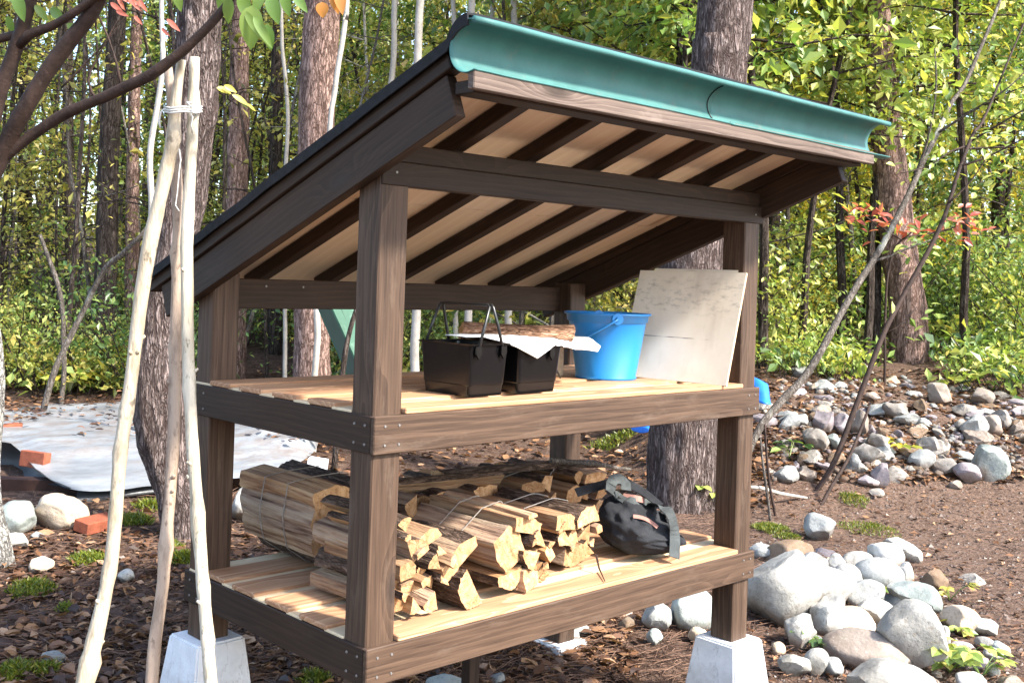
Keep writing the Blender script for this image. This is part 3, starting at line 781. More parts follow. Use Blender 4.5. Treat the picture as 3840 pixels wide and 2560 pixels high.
# ------------------------------------------------------------------ firewood
def split_log_mesh(name, L, r, seed, shape=None, bark=.35, mats=None):
    """wedge of split wood along local X; ends at +-L/2"""
    rnd = random.Random(seed)
    k = shape or rnd.choice(['wedge', 'wedge', 'quad', 'half', 'slab'])
    if k == 'wedge':
        a = rnd.uniform(.75, 1.15); pts = [(0, -.75)] + [(math.sin(t) * 1.15, math.cos(t) * 1.15 - .45) for t in (a * .75, a * .38, 0, -a * .38, -a * .75)]; bk = {1, 2, 3, 4}
    elif k == 'quad':
        pts = [(-.8, -.7), (.7, -.8), (.9, .1), (.5, .75), (-.75, .7), (-.95, -.05)]; bk = {2} if rnd.random() < bark else set()
    elif k == 'half':
        pts = [(-1.1, -.45), (1.1, -.45)] + [(math.cos(t) * 1.1, math.sin(t) * 1.05 - .4) for t in (.5, 1.0, 1.57, 2.14, 2.64)]; bk = {1, 2, 3, 4, 5, 6}
    elif k == 'round':
        pts = [(math.cos(t * .785), math.sin(t * .785)) for t in range(8)]; bk = set(range(8))
    else:
        pts = [(-1.15, -.4), (1.1, -.45), (1.2, .15), (.2, .5), (-1.1, .35)]; bk = {2} if rnd.random() < bark else set()
    pts = [(y * rnd.uniform(.88, 1.12) * r, z * rnd.uniform(.88, 1.12) * r) for y, z in pts]
    # densify the outline so that the fibres can be roughened
    sub = 5; out = []; mi = []
    for i in range(len(pts)):
        a, b = pts[i], pts[(i + 1) % len(pts)]
        for j in range(sub):
            t = j / sub; out.append((a[0] * (1 - t) + b[0] * t, a[1] * (1 - t) + b[1] * t)); mi.append(1 if i in bk else 0)
    n = len(out); S = 18; mb = MB(); vs = []; ph = rnd.uniform(0, 50); tw = rnd.uniform(-.18, .18); tp = rnd.uniform(-.12, .12)
    bw = rnd.uniform(-.012, .012); sl = rnd.uniform(-.8, .8)
    for i in range(S + 1):
        x = -L / 2 + L * i / S; f = i / S - .5
        for q, (y, z) in enumerate(out):
            sc = 1 + tp * f + .085 * noise.noise((f * 2.2 + ph, q * .3, 2)) + .06 * noise.noise((f * .9 + ph, q * 1.3, 9)) + .03 * noise.noise((f * 5 + ph, q * 2.1, 4))
            ca, sa = math.cos(tw * f), math.sin(tw * f)
            xe = x + (.012 * (y + z) / r * sl + .004 * noise.noise((q * .21 + ph, 3, i)) if i in (0, S) else 0)
            vs.append((xe, (y * ca - z * sa) * sc + bw * (1 - 4 * f * f), (y * sa + z * ca) * sc))
    b0 = 0
    mb.v = vs
    for i in range(S):
        for q in range(n):
            mb.f.append((i * n + q, i * n + (q + 1) % n, (i + 1) * n + (q + 1) % n, (i + 1) * n + q)); mb.m.append(mi[q])
    for e in (0, S):
        cy = sum(v[1] for v in vs[e * n:(e + 1) * n]) / n; cz = sum(v[2] for v in vs[e * n:(e + 1) * n]) / n
        ci = len(mb.v); mb.v.append((sum(v[0] for v in vs[e * n:(e + 1) * n]) / n, cy, cz))
        for q in range(n):
            a, b = e * n + q, e * n + (q + 1) % n
            mb.f.append((ci, b, a) if e == 0 else (ci, a, b)); mb.m.append(2)
    return mb.mesh(name, [M['split'], M['logbark'], M['end']])
def log_at(name, c, xdir, L, r, seed, parent=None, shape=None, roll=0.0):
    me = split_log_mesh(name, L, r, seed, shape)
    b = Matrix.Translation(Vector(c)) @ frame_from(xdir) @ Matrix.Rotation(roll, 4, 'X')
    return mkobj(name, me, parent, basis=b)
def lowest(me, rot):
    return min((rot @ v.co).z for v in me.vertices)
def wire_loop(parent, W, xloc, pts):
    mb = MB(); tube(mb, [W @ Vector((xloc + .003 * math.sin(i), y, z)) for i, (y, z) in enumerate(pts)], .0016, 5, cap=False); mb.obj('wire', M['wire'], parent)
def hull(pts):
    pts = sorted(set(pts)); lo = []; up = []
    def cr(o, a, b): return (a[0] - o[0]) * (b[1] - o[1]) - (a[1] - o[1]) * (b[0] - o[0])
    for q in pts:
        while len(lo) > 1 and cr(lo[-2], lo[-1], q) <= 0: lo.pop()
        lo.append(q)
    for q in reversed(pts):
        while len(up) > 1 and cr(up[-2], up[-1], q) <= 0: up.pop()
        up.append(q)
    return lo[:-1] + up[:-1]
def bundle(label, base, xdir, L, layout, seed, wires=(-.07, .06), tilt=0.0):
    """layout: (y, z, r, shape, roll) per log, y across and z up from the base"""
    rnd = random.Random(seed)
    t = thing('firewood_bundle', label, 'firewood', base, 'wired bundles of firewood')
    F = Matrix.Translation(Vector(base)) @ frame_from(xdir) @ Matrix.Rotation(tilt, 4, 'Y')
    allp = []
    for i, (y, z, r, sh, ro) in enumerate(layout):
        me = split_log_mesh('split_log', L * rnd.uniform(.94, 1.04), r, seed * 50 + i, sh)
        b = F @ Matrix.Translation((rnd.uniform(-.012, .012), y, z)) @ Matrix.Rotation(rnd.uniform(-.03, .03), 4, 'Z') @ Matrix.Rotation(ro, 4, 'X')
        mkobj('split_log', me, t, basis=b)
        for v in me.vertices:
            q = F.inverted() @ (b @ v.co)
            if abs(q.x) < L * .3: allp.append((q.y, q.z))
    hp = hull(allp); cy = sum(a for a, _ in hp) / len(hp); cz = sum(b for _, b in hp) / len(hp)
    hp = [(cy + (a - cy) * 1.012, cz + (b - cz) * 1.012) for a, b in hp]
    for xw in wires: wire_loop(t, F, xw, hp + [hp[0]])
    return t
zl = Z_ + .0152
FR = (0, -1, 0)
def c8(x, y): return 1270 + .5548 * x, 1690 + .5548 * y
# wired bundles
bundle('tall wired firewood bundle at the left of the lower shelf by the back post', (.350, .755, zl), FR, .42,
       [(-.058, .232, .066, 'slab', .08), (-.074, .166, .064, 'quad', .05), (-.070, .098, .068, 'quad', -.1), (-.022, .040, .044, 'round', 0), (.050, .222, .056, 'wedge', .6),
        (.062, .150, .060, 'quad', .4), (.072, .070, .060, 'wedge', 2.4), (.005, .160, .040, 'wedge', 1.2), (.070, .024, .030, 'slab', 0)], 3, (-.06, .07))
bundle('wired firewood bundle in the middle of the lower shelf topped by long smooth yellow splits', (.622, .262, zl), FR, .40,
       [(-.052, .138, .066, 'quad', .55), (.028, .186, .052, 'slab', -.2), (.010, .100, .040, 'wedge', 2.0), (.068, .138, .036, 'wedge', .8), (.060, .090, .034, 'wedge', 2.8), (.082, .105, .024, 'quad', .3),
        (-.052, .045, .046, 'half', 3.3), (.012, .042, .042, 'quad', .2), (.066, .040, .034, 'wedge', 3.1), (.090, .065, .022, 'wedge', 1.0), (-.005, .016, .020, 'slab', 0), (.045, .068, .020, 'wedge', .4), (.096, .128, .018, 'wedge', 2.0), (.036, .142, .022, 'wedge', 1.4), (.088, .036, .018, 'quad', .8), (.030, .218, .016, 'slab', .2), (-.012, .066, .018, 'wedge', 2.6)], 4, (-.06, .04))
bundle('wired firewood bundle beside the charcoal bag, its splits short and bark edged', (.945, .335, zl), FR, .36,
       [(-.045, .150, .052, 'slab', -.1), (.035, .158, .050, 'half', .2), (.092, .150, .038, 'wedge', .9), (-.060, .100, .040, 'wedge', 1.0), (-.005, .098, .044, 'wedge', 3.0), (.062, .098, .046, 'wedge', 2.7),
        (-.048, .042, .042, 'wedge', 3.1), (.012, .040, .042, 'quad', .4), (.066, .042, .036, 'wedge', 3.3), (.030, .128, .020, 'wedge', .6), (-.028, .072, .018, 'wedge', 2.1), (.100, .112, .018, 'quad', .4), (.040, .070, .018, 'wedge', 1.1), (-.080, .140, .018, 'slab', .9), (.098, .066, .018, 'wedge', 2.4)], 5, (-.04, .05))
lays = [[(-.075, .045, .045, 'wedge', 3.1), (0, .045, .046, 'quad', .3), (.075, .045, .044, 'wedge', 3), (-.06, .115, .044, 'wedge', .4), (.015, .112, .044, 'quad', 0), (.078, .118, .042, 'wedge', 2.7), (-.03, .175, .042, 'slab', 0), (.05, .176, .042, 'wedge', .3)],
        [(-.07, .05, .05, 'half', 3.1), (.02, .045, .045, 'wedge', 2.9), (.085, .05, .04, 'quad', .5), (-.07, .125, .042, 'quad', .2), (0, .118, .044, 'wedge', .6), (.07, .122, .042, 'wedge', 3.4), (-.045, .18, .035, 'wedge', .1), (.03, .18, .042, 'slab', .1)]]
for i, (xx, yy, lb) in enumerate([(.66, .715, 'back row firewood bundle behind the middle one, in the shade under a bark slab'), (.905, .705, 'back row firewood bundle behind the bark-edged one, in the shade'),
                                 (1.155, .700, 'back row firewood bundle just behind the strap of the charcoal bag'), (1.42, .69, 'back row firewood bundle at the right end, catching sun beyond the charcoal bag')]):
    bundle(lb, (xx, yy, zl), FR, .35, lays[i % 2], 20 + i, (-.05, .06))
for i, (x0, x1, y, z, r, lb) in enumerate([(.56, 1.02, .60, .560, .034, 'pale split log laid crosswise on the back row behind the near post'), (.80, 1.32, .64, .570, .030, 'dark bark slab laid crosswise on top of the back row bundles'),
                                       (1.12, 1.60, .66, .556, .028, 'dark bark slab laid crosswise on the back row above the charcoal bag')]):
    me = split_log_mesh('bark_slab' if i else 'split_log', x1 - x0, r, 70 + i, 'slab' if i else 'wedge')
    if i:
        me.materials[0] = M['logbark']
    o = mkobj('bark_slab' if i else 'split_log', me, None, basis=Matrix.Translation(((x0 + x1) / 2, y, z)) @ frame_from((1, -.06, -.02 if i < 2 else -.06)))
    tag(o, lb, 'bark' if i else 'log')
mb = MB(); tube(mb, [(1.30, .60, .585), (1.5, .58, .560), (1.66, .565, .528), (1.72, .56, .520)], [.010, .009, .007, .005], 7)
tag(mb.obj('stick', M['bark_stick'], loc=(1.5, .58, .56)), 'thin bare stick jutting right from the top of the back row of firewood', 'stick')
# loose splits beside the near post
loose = [(440, 500, .030, 'wedge', .3, .10, 0), (525, 670, .048, 'wedge', -.2, .055, 'wedge-shaped split log with a pale end touching the near post, loose pile'), (625, 575, .038, 'slab', .3, .09, 'flat split log on top of the loose pile beside the near post'),
         (655, 760, .036, 'wedge', .9, .06, 0), (765, 800, .033, 'quad', .6, .07, 0), (835, 700, .050, 'slab', .55, .10, 'long split log sloping on the right of the loose pile, against the middle bundle'),
         (470, 820, .030, 'quad', .2, .05, 0), (530, 910, .030, 'slab', .1, .05, 0), (655, 1010, .037, 'wedge', 2.9, .045, 'split log with a pale round end at the front foot of the loose pile'), (505, 1035, .030, 'wedge', 3.3, .06, 0),
         (880, 955, .056, 'half', 2.2, .035, 'short thick bark-covered log at the right foot of the loose pile'), (400, 900, .034, 'wedge', 1.1, .08, 0), (395, 1030, .030, 'quad', .2, .09, 0), (400, 690, .040, 'quad', .2, .12, 0), (560, 800, .030, 'wedge', 1.8, .10, 0), (620, 900, .026, 'wedge', .5, .10, 0), (760, 930, .026, 'wedge', 1.4, .12, 0), (580, 690, 0.018, 'slab', 0.5, 0.04, 0), (470, 600, 0.018, 'wedge', 0.3, 0.05, 0), (700, 690, 0.020, 'wedge', 1.2, 0.06, 0), (590, 870, 0.018, 'slab', 0.2, 0.04, 0), (720, 870, 0.020, 'wedge', 0.6, 0.06, 0), (460, 960, 0.018, 'wedge', 2.0, 0.05, 0), (790, 740, 0.016, 'slab', 0.8, 0.05, 0)]
for i, (px, py, r, sh, ro, yf, lb) in enumerate(loose):
    L = .34 if i != 10 else .20
    c = at(*c8(px, py), 1, yf) + Vector((0, L / 2, 0))
    c.z = max(c.z, zl + r * .62)
    o = log_at('split_log', c, (random.uniform(-.05, .05), -1, random.uniform(-.04, .03)), L * random.uniform(.95, 1.05), r, 300 + i, None, sh, ro)
    tag(o, lb or 'split log buried in the loose pile just right of the near post', 'log', 'loose split logs on the lower shelf')
# second stack behind the near post, filling the gap left of the loose pile
for i, (x, y, z, r, sh, ro) in enumerate([(.50, .62, .05, .05, 'quad', .2), (.49, .63, .125, .045, 'wedge', .5), (.495, .62, .195, .045, 'wedge', 2.5)]):
    tag(log_at('split_log', (x + .02, y, zl + z), (.02, -1, 0), .34, r, 400 + i, None, sh, ro), 'split log in the shaded gap between the tall left bundle and the back row', 'log', 'shaded split logs in the gap')
# thick bark log lying behind the white sheet
c0 = at(*c5(830, 690), 1, .36); c1 = at(*c5(1575, 716), 1, .20)
me = split_log_mesh('split_log', (c1 - c0).length, .040, 91, 'half')
o = mkobj('split_log', me, None, basis=Matrix.Translation((c0 + c1) / 2 + Vector((0, .0, -.004))) @ frame_from(c1 - c0) @ Matrix.Rotation(.5, 4, 'X'))
me.materials[1] = M['logbark_warm']
tag(o, 'long rough-barked log lying across the baskets behind the white sheet', 'log')
# pale cardboard-like offcut seen between basket and bucket
o = bx('wood_offcut', .98, 1.20, .46, .478, zu, zu + .105, M['plyedge'])
tag(o, 'small dull wooden offcut standing behind the gap between black basket and blue bucket', 'offcut')

# charcoal bag
def bag():
    base = Vector((1.228, .160, zl))
    t = thing('canvas_bag', 'slumped charcoal canvas carrier bag with grey straps on the lower shelf', 'bag', base)
    bm = bmesh.new(); bmesh.ops.create_uvsphere(bm, u_segments=72, v_segments=44, radius=1.0)
    mouth = Vector((.80, -.22, .56)).normalized()
    kill = [f for f in bm.faces if f.calc_center_median().normalized().dot(mouth) > .80]
    bmesh.ops.delete(bm, geom=kill, context='FACES')
    rz = Matrix.Rotation(-.43, 3, 'Z')
    sg = lambda a, e: math.copysign(abs(a) ** e, a)
    for v in bm.verts:
        q = v.co.copy(); z = q.z; zz = (z + 1) / 2
        wide = 1.0 - .18 * zz
        q.x = sg(q.x, .72) * .148 * wide; q.y = sg(q.y, .72) * .140 * wide
        q.z = .155 * zz ** .8 + .045 * (q.y / .14) * zz - .030 * (q.x / .118) * zz
        f = .018 * noise.noise(v.co * 1.9) + .012 * noise.noise(v.co * 4 + Vector((4, 1, 2))) + .008 * abs(noise.noise(v.co * 8))
        q += v.co.normalized() * f * min(1, zz * 4)
        q = rz @ q; q.z = max(q.z, .0015)
        v.co = q + base + Vector((.052, .004, 0))
    me = D.meshes.new('body'); bm.to_mesh(me); bm.free(); me.materials.append(M['canvas'])
    me.polygons.foreach_set('use_smooth', [True] * len(me.polygons))
    o = mkobj('body', me, t); md = o.modifiers.new('solid', 'SOLIDIFY'); md.thickness = .005; md.offset = -1
    from mathutils.bvhtree import BVHTree
    bvh = BVHTree.FromPolygons([tuple(base + v.co) for v in me.vertices], [tuple(f.vertices) for f in me.polygons])
    def q(x, y, Y):
        a, b = 2240 + x * .3062, 1700 + y * .3061
        h = bvh.ray_cast(CAM, ray(a, b).normalized())
        return h[0] - ray(a, b).normalized() * .007 if h[0] is not None and h[3] < 3.9 else at(a, b, 1, Y)
    def strap(pts, wd, name, mat):
        P, R = smooth_path(pts, [wd] * len(pts), .012)
        mb = MB(); vs = []; fs = []
        for i, pt in enumerate(P):
            tg = (P[min(i + 1, len(P) - 1)] - P[max(i - 1, 0)]).normalized()
            side = tg.cross(Vector((-.35, -.75, .55)).normalized()).normalized()
            nn = side.cross(tg).normalized()
            for a, b in ((-1, 0), (1, 0), (1, 1), (-1, 1)): vs.append(pt + side * wd / 2 * a + nn * .003 * b)
        for i in range(len(P) - 1):
            for k in range(4): fs.append((i * 4 + k, i * 4 + (k + 1) % 4, i * 4 + 4 + (k + 1) % 4, i * 4 + 4 + k))
        mb.add(vs, fs); return mb.obj(name, mat, t)
    strap([q(940, 1275, -.002), q(945, 1000, .01), q(900, 760, .03), q(820, 670, .05), q(640, 620, .09), q(400, 590, .14), q(230, 520, .18), q(160, 430, .20), q(190, 330, .21), q(270, 310, .21), q(345, 370, .20), q(350, 450, .19)], .036, 'handle', M['strap'])
    strap([q(770, 640, .10), q(600, 500, .17), q(420, 390, .22), q(300, 330, .25), q(120, 370, .27), q(-60, 420, .28), q(-260, 480, .30)], .030, 'handle', M['canvas'])
    strap([q(735, 905, .055), q(640, 830, .07), q(540, 785, .09), q(440, 770, .11)], .013, 'lining', M['lining'])
    strap([q(575, 575, .17), q(450, 545, .19), q(310, 520, .21)], .022, 'lining', M['lining'])
    return t
bag()
# small splits inside the bag mouth
tag(log_at('split_log', (1.285, .085, zl + .052), (.7, -.7, .25), .12, .022, 811, None, 'wedge', .4), 'pale split end showing inside the mouth of the charcoal bag', 'log')
# bark flakes at the feet of the bundles
mb = MB(); tube(mb, [at(*c8(1740, 700), 1, .11), at(*c8(1760, 790), 1, .09), at(*c8(1800, 880), 2, zl + .004)], [.004, .003, .0015], 5)
tag(mb.obj('bark_strip', M['bark_limb'], loc=(1.0, .1, zl)), 'dark bark strip hanging from the bark-edged bundle onto the shelf', 'bark')

# ------------------------------------------------------------------ three tied poles
def pole(name, pix, label, mat, bend=0.0, seed=0):
    pts = [pd(a, b, d) for a, b, d, _ in pix]; rad = [wd / 2 * d / FOC for _, _, d, wd in pix]
    # carry on to the ground below the picture
    dirn = (pts[-1] - pts[-2]).normalized(); e = pts[-1].copy(); 
    while e.z > gz(e.x, e.y) - .02: e = e + dirn * .03
    pts.append(e); rad.append(rad[-1])
    P, R = smooth_path(pts, rad, .035)
    rnd = random.Random(seed); knots = [(rnd.uniform(0, len(P)), rnd.uniform(0, 6.28)) for _ in range(8)]
    def disp(q, an, i):
        v = .0016 * noise.noise(q * 14) + .0012 * noise.noise(q * 30)
        for ki, ka in knots:
            v += .006 * math.exp(-((i - ki) / .55) ** 2) * (.45 + .55 * max(0, math.cos(an - ka)))
        return v
    mb = MB(); tube(mb, P, R, 16, 0, disp)
    for k in range(7):
        i = rnd.randrange(6, len(P) - 8); a = rnd.uniform(0, 6.283); dv = Vector((math.cos(a), math.sin(a), .7)).normalized(); b = P[i] + dv * R[i] * .7
        tube(mb, [b, b + dv * R[i] * .55, b + dv * R[i] * rnd.uniform(.7, 1.1)], [R[i] * .42, R[i] * .28, R[i] * .2], 8)
    o = mb.obj(name, [mat, M['pole_cut']], loc=e, smooth=True)
    for f in o.data.polygons:
        if f.center.z + e.z > P[0].z - .012 and abs(f.normal.z) > .7: f.material_index = 1
    return tag(o, label, 'pole', 'peeled poles tied at the top')
pole('wooden_pole', [(680, 224, 2.95, 36), (660, 380, 2.96, 40), (648, 520, 2.97, 46), (610, 700, 2.98, 52), (560, 930, 2.99, 56), (520, 1180, 2.99, 52), (490, 1440, 2.98, 50), (452, 1700, 2.96, 50), (425, 2030, 2.93, 52), (400, 2200, 2.91, 50), (355, 2400, 2.89, 62), (318, 2560, 2.87, 66)],
     'pale peeled pole with knots leaning left, its white tip in the middle of the tie', M['pole_pale'], seed=1)
pole('wooden_pole', [(730, 214, 2.99, 36), (724, 390, 3.00, 40), (722, 500, 3.0, 42), (708, 740, 3.0, 46), (700, 930, 2.98, 48), (702, 1080, 2.97, 46), (705, 1300, 2.95, 46), (716, 1560, 2.92, 46), (728, 1750, 2.90, 46), (745, 1980, 2.88, 46), (762, 2200, 2.85, 47), (778, 2400, 2.83, 47), (790, 2560, 2.81, 48)],
     'speckled whitish pole standing nearly upright, rightmost of the tied three', M['pole_grey'], seed=2)
pole('wooden_pole', [(631, 254, 3.05, 28), (642, 400, 3.04, 32), (655, 540, 3.04, 36), (668, 800, 3.05, 42), (668, 1000, 3.05, 46), (660, 1250, 3.04, 46), (655, 1500, 3.02, 46), (645, 1750, 3.0, 46), (620, 2050, 2.98, 45), (612, 2180, 2.97, 46), (582, 2400, 2.95, 48), (568, 2560, 2.94, 48)],
     'brownish pole between the two pale ones, tied at the top', M['pole_brown'], seed=3)
mb = MB()
for k in range(3):
    y0 = 402 + k * 7
    lp = [(616, 2.99), (640, 2.925), (690, 2.915), (735, 2.95), (756, 3.0), (735, 3.05), (680, 3.08), (630, 3.08), (616, 2.99)]
    tube(mb, [pd(a, y0 + (4 if i % 2 else -2) + k * 2, d) for i, (a, d) in enumerate(lp)], .0028, 6, cap=False)
tube(mb, [pd(*q) for q in [(735, 390, 2.95), (700, 384, 2.94), (715, 398, 2.93), (740, 410, 2.93), (712, 420, 2.93), (722, 440, 2.94), (716, 470, 2.95), (722, 500, 2.96)]], .0026, 6)
tube(mb, [pd(*q) for q in [(672, 560, 2.98), (678, 600, 2.98), (672, 640, 2.98), (665, 720, 2.99), (658, 770, 2.99), (672, 792, 2.99)]], .0018, 6)
tube(mb, [pd(*q) for q in [(620, 406, 2.98), (604, 420, 2.98), (596, 455, 2.98), (602, 480, 2.98)]], .003, 6)
tag(mb.obj('cord', M['cord'], loc=pd(690, 410, 3.0), smooth=True), 'whitish cord wound round the tops of the three poles with a loose end hanging', 'cord')

# ------------------------------------------------------------------ tarpaulin over a timber stack on the left
def build_tarp():
    fe = [(-160, 1640, 0.140), (-60, 1650, 0.120), (40, 1662, 0.100), (75, 1690, 0.080), (130, 1755, 0.050), (190, 1800, 0.030), (260, 1832, 0.010), (340, 1840, 0.000), (430, 1836, 0.000), (560, 1822, 0.000), (680, 1808, 0.000), (800, 1800, 0.000), (930, 1790, 0.000), (1040, 1772, 0.000), (1120, 1735, 0.010), (1180, 1690, 0.030), (1198, 1640, 0.050)]
    be = [(-160, 1556, 0.180), (1190, 1560, 0.180)]
    bx_ = [(-160, 1552), (0, 1546), (200, 1532), (450, 1518), (700, 1530), (950, 1545), (1185, 1600)]
    def back(x):
        for (a, b), (c, d) in zip(bx_, bx_[1:]):
            if a <= x <= c: return b + (d - b) * (x - a) / (c - a)
        return 1600
    N = 70; Mv = 34; vs = []; fs = []
    pts = []
    P, R = smooth_path([Vector((a, b, z)) for a, b, z in fe], [0] * len(fe), 24)
    cols = len(P)
    for i, q in enumerate(P):
        f0 = at(q.x, q.y, 2, q.z)
        xb = -160 + (1185 + 160) * (i / (cols - 1)) if q.x < 1120 else q.x
        xb = q.x * .98
        b0 = at(xb, back(xb), 2, .10)
        for j in range(Mv + 1):
            t = j / Mv
            v = f0.lerp(b0, t); prof = f0.z + (.10 - f0.z) * (1 - (1 - min(1, t * 1.7)) ** 2)
            al = v.x * RT.x + v.y * RT.y; de = v.x * FW.x + v.y * FW.y
            rip = .034 * (1 - 2 * abs(noise.noise((al * .8, de * 3.2, 4)))) * sst(.1, .35, t) + .016 * noise.noise((v.x * 3.2, v.y * 3.2, 1)) + .011 * noise.noise((v.x * 1.2 + v.y * 7, v.y * 2, 5)) * sst(.15, .5, t) + .010 * noise.noise((v.x * 7, v.y * 7, 3)) + .006 * noise.noise((al * 5, de * 16, 8))
            vs.append(Vector((v.x, v.y, prof + rip * (1 if t > .08 else .35))))
    for i in range(cols - 1):
        for j in range(Mv):
            a = i * (Mv + 1) + j; fs.append((a, a + Mv + 1, a + Mv + 2, a + 1))
    mb = MB(); mb.add(vs, fs); me = mb.mesh('tarpaulin', M['tarp'], True)
    bm = bmesh.new(); bm.from_mesh(me); bmesh.ops.recalc_face_normals(bm, faces=bm.faces)
    if sum(f.normal.z for f in bm.faces) < 0: bmesh.ops.reverse_faces(bm, faces=bm.faces)
    bm.to_mesh(me); bm.free()
    o = mkobj('tarpaulin', me, None, loc=(1.2, 4.5, .1))
    return tag(o, 'silver grey tarpaulin strewn with leaves, its front edge curling up, behind the tied poles', 'tarpaulin'), vs
tarp_o, tarp_v = build_tarp()
def tarp_skirt():
    topl = [(-160, 1640, .14), (-60, 1650, .12), (40, 1664, .10), (75, 1692, .08), (130, 1758, .05), (190, 1803, .03), (262, 1834, .01)]
    botl = [(-160, 1765), (-60, 1772), (30, 1782), (70, 1790), (120, 1802), (185, 1818), (262, 1838)]
    n = 6; vs = []; fs = []
    for (a, b, z), (c, d) in zip(topl, botl):
        p = at(a, b, 2, z); q = CAM + ray(c, d) * ((p - CAM).dot(FW) / ray(c, d).dot(FW) + .10)
        for k in range(n + 1): t = k / n; vs.append(p.lerp(q, t) + FW * .10 * math.sin(t * 3.14) + Vector((0, 0, .004)))
    for i in range(len(topl) - 1):
        for k in range(n): a = i * (n + 1) + k; fs.append((a, a + 1, a + n + 2, a + n + 1))
    mb = MB(); mb.add(vs, fs); mb.obj('folded_edge', M['tarp_under'], tarp_o, smooth=True)
tarp_skirt()
# lower flap with an eyelet
mb = MB(); vs = []; fs = []
top = [(290, 1838), (360, 1836), (480, 1828), (600, 1818), (720, 1806)]; bot = [(306, 1897), (365, 1880), (470, 1862), (600, 1846), (720, 1838)]
for i in range(5):
    a = at(*top[i], 2, -.015); b = CAM + ray(*bot[i]) * ((a - CAM).dot(FW) - .05)
    for j in range(5): q = a.lerp(b, j / 4) - FW * .04 * math.sin(j / 4 * 3.1); vs.append(q + Vector((0, 0, .008 * noise.noise(q * 8))))
for i in range(4):
    for j in range(4): k = i * 5 + j; fs.append((k, k + 5, k + 6, k + 1))
mb.add(vs, fs); o = mb.obj('tarpaulin', M['tarp'], loc=vs[0], smooth=True)
tag(o, 'lower grey tarpaulin flap with a brass eyelet, sticking out under the big tarpaulin', 'tarpaulin')
a = CAM + ray(317, 1876) * ((Vector(vs[0]) - CAM).dot(FW) - .055)
mb = MB(); tube(mb, [a, a - FW * .006], [.011, .011], 12); mb.obj('eyelet', M['joint'], o)
# dark timbers carrying the tarpaulin
for (px0, py0, px1, py1, hgt, th, lb) in [(-160, 1850, 420, 1868, .16, .10, 'dark reddish timber beam lying under the front of the tarpaulin'), (350, 1830, 1100, 1800, .12, .1, 'dark timber beam deep under the middle of the tarpaulin')]:
    a = at(px0, py0, 2, -.06) + FW * .15; b = at(px1, py1, 2, -.06) + FW * .15
    c = (a + b) / 2; c.z = -.07
    tag(board('timber', c, b - a, (b - a).length, th, hgt, M['timber'], None), lb, 'timber')
def brick(px, py, z, yaw, tilt, label, scale=1.0):
    c = at(px, py, 2, z)
    bm = bmesh.new(); bmesh.ops.create_cube(bm, size=1.0); bmesh.ops.scale(bm, vec=(.21 * scale, .10 * scale, .06 * scale), verts=bm.verts)
    bmesh.ops.bevel(bm, geom=list(bm.edges), offset=.004, segments=1, affect='EDGES')
    me = D.meshes.new('brick'); bm.to_mesh(me); bm.free(); me.materials.append(M['brick'])
    o = mkobj('brick', me, None, basis=Matrix.Translation(c) @ Matrix.Rotation(yaw, 4, 'Z') @ Matrix.Rotation(tilt, 4, 'X'))
    return tag(o, label, 'brick')
brick(132, 1722, .075, -1.2, 1.45, 'red brick standing on edge on the front left of the tarpaulin', .95)
brick(362, 1962, -.06, .35, .15, 'red brick half sunk in the leaf litter beside the leftmost pole')
brick(38, 1600, .125, .2, 0, 'red brick lying far back on the tarpaulin near the birch', .7)
mb = MB(); c = pd(1188, 1760, 7.0)
board_c = c.copy()
o = board('plastic_block', board_c + Vector((0, 0, 0)), (.72, -.69, -.12), .12, .11, .14, M['pipe'])
tag(o, 'white plastic block at the right end of the tarpaulin behind the tall bundle', 'block')

# ------------------------------------------------------------------ stones
def rock_mesh(name, a, b, c, seed, mat, sub=3, facet=5, rough=.16):
    rnd = random.Random(seed); bm = bmesh.new(); bmesh.ops.create_icosphere(bm, subdivisions=sub, radius=1.0)
    off = rv(rnd, 30)
    planes = [(rv(rnd).normalized(), rnd.uniform(.55, .85)) for _ in range(int(facet * 1.8))]
    for v in bm.verts:
        q = v.co.copy()
        for n, d in planes:
            e = q.dot(n) - d
            if e > 0: q -= n * e * (.97 if facet > 4 else .88)
        q *= 1 + rough * noise.noise(v.co * 1.3 + off) + rough * .35 * noise.noise(v.co * 3.7 + off) + rough * .14 * noise.noise(v.co * 9 + off)
        v.co = Vector((q.x * a, q.y * b, q.z * c))
    me = D.meshes.new(name); bm.to_mesh(me); bm.free(); me.materials.append(mat)
    me.polygons.foreach_set('use_smooth', [True] * len(me.polygons))
    if facet > 4: me.set_sharp_from_angle(angle=math.radians(28))
    return me
def c9(x, y): return 2540 + .5548 * x, 1690 + .5548 * y
def c6(x, y): return 2540 + .5548 * x, 850 + .5548 * y
def stone(box, mat, label, seed, conv=None, group=None, facet=4, dep=1.0, lift=0.0, roll=0.0, rough=.14, sub=4):
    x0, y0, x1, y1 = box
    if conv: (x0, y0), (x1, y1) = conv(x0, y0), conv(x1, y1)
    g, d = ghit((x0 + x1) / 2, y1)
    hw = (x1 - x0) / 2 * d / FOC; hh = (y1 - y0) / 2 * d / FOC
    hz = hh * 1.02; dd = (hw + hz) / 2 * dep
    c = CAM + ray((x0 + x1) / 2, (y0 + y1) / 2) * (d + dd * .55); 
    me = rock_mesh('stone', hw * 1.2, dd * 1.25, hz * 1.2, seed, M[mat], sub, facet, rough)
    b = Matrix.Translation(c + Vector((0, 0, lift))) @ Matrix.Rotation(RZ, 4, 'Z') @ Matrix.Rotation(roll, 4, 'Y')
    return tag(mkobj('stone', me, None, basis=b), label, 'stone', group)
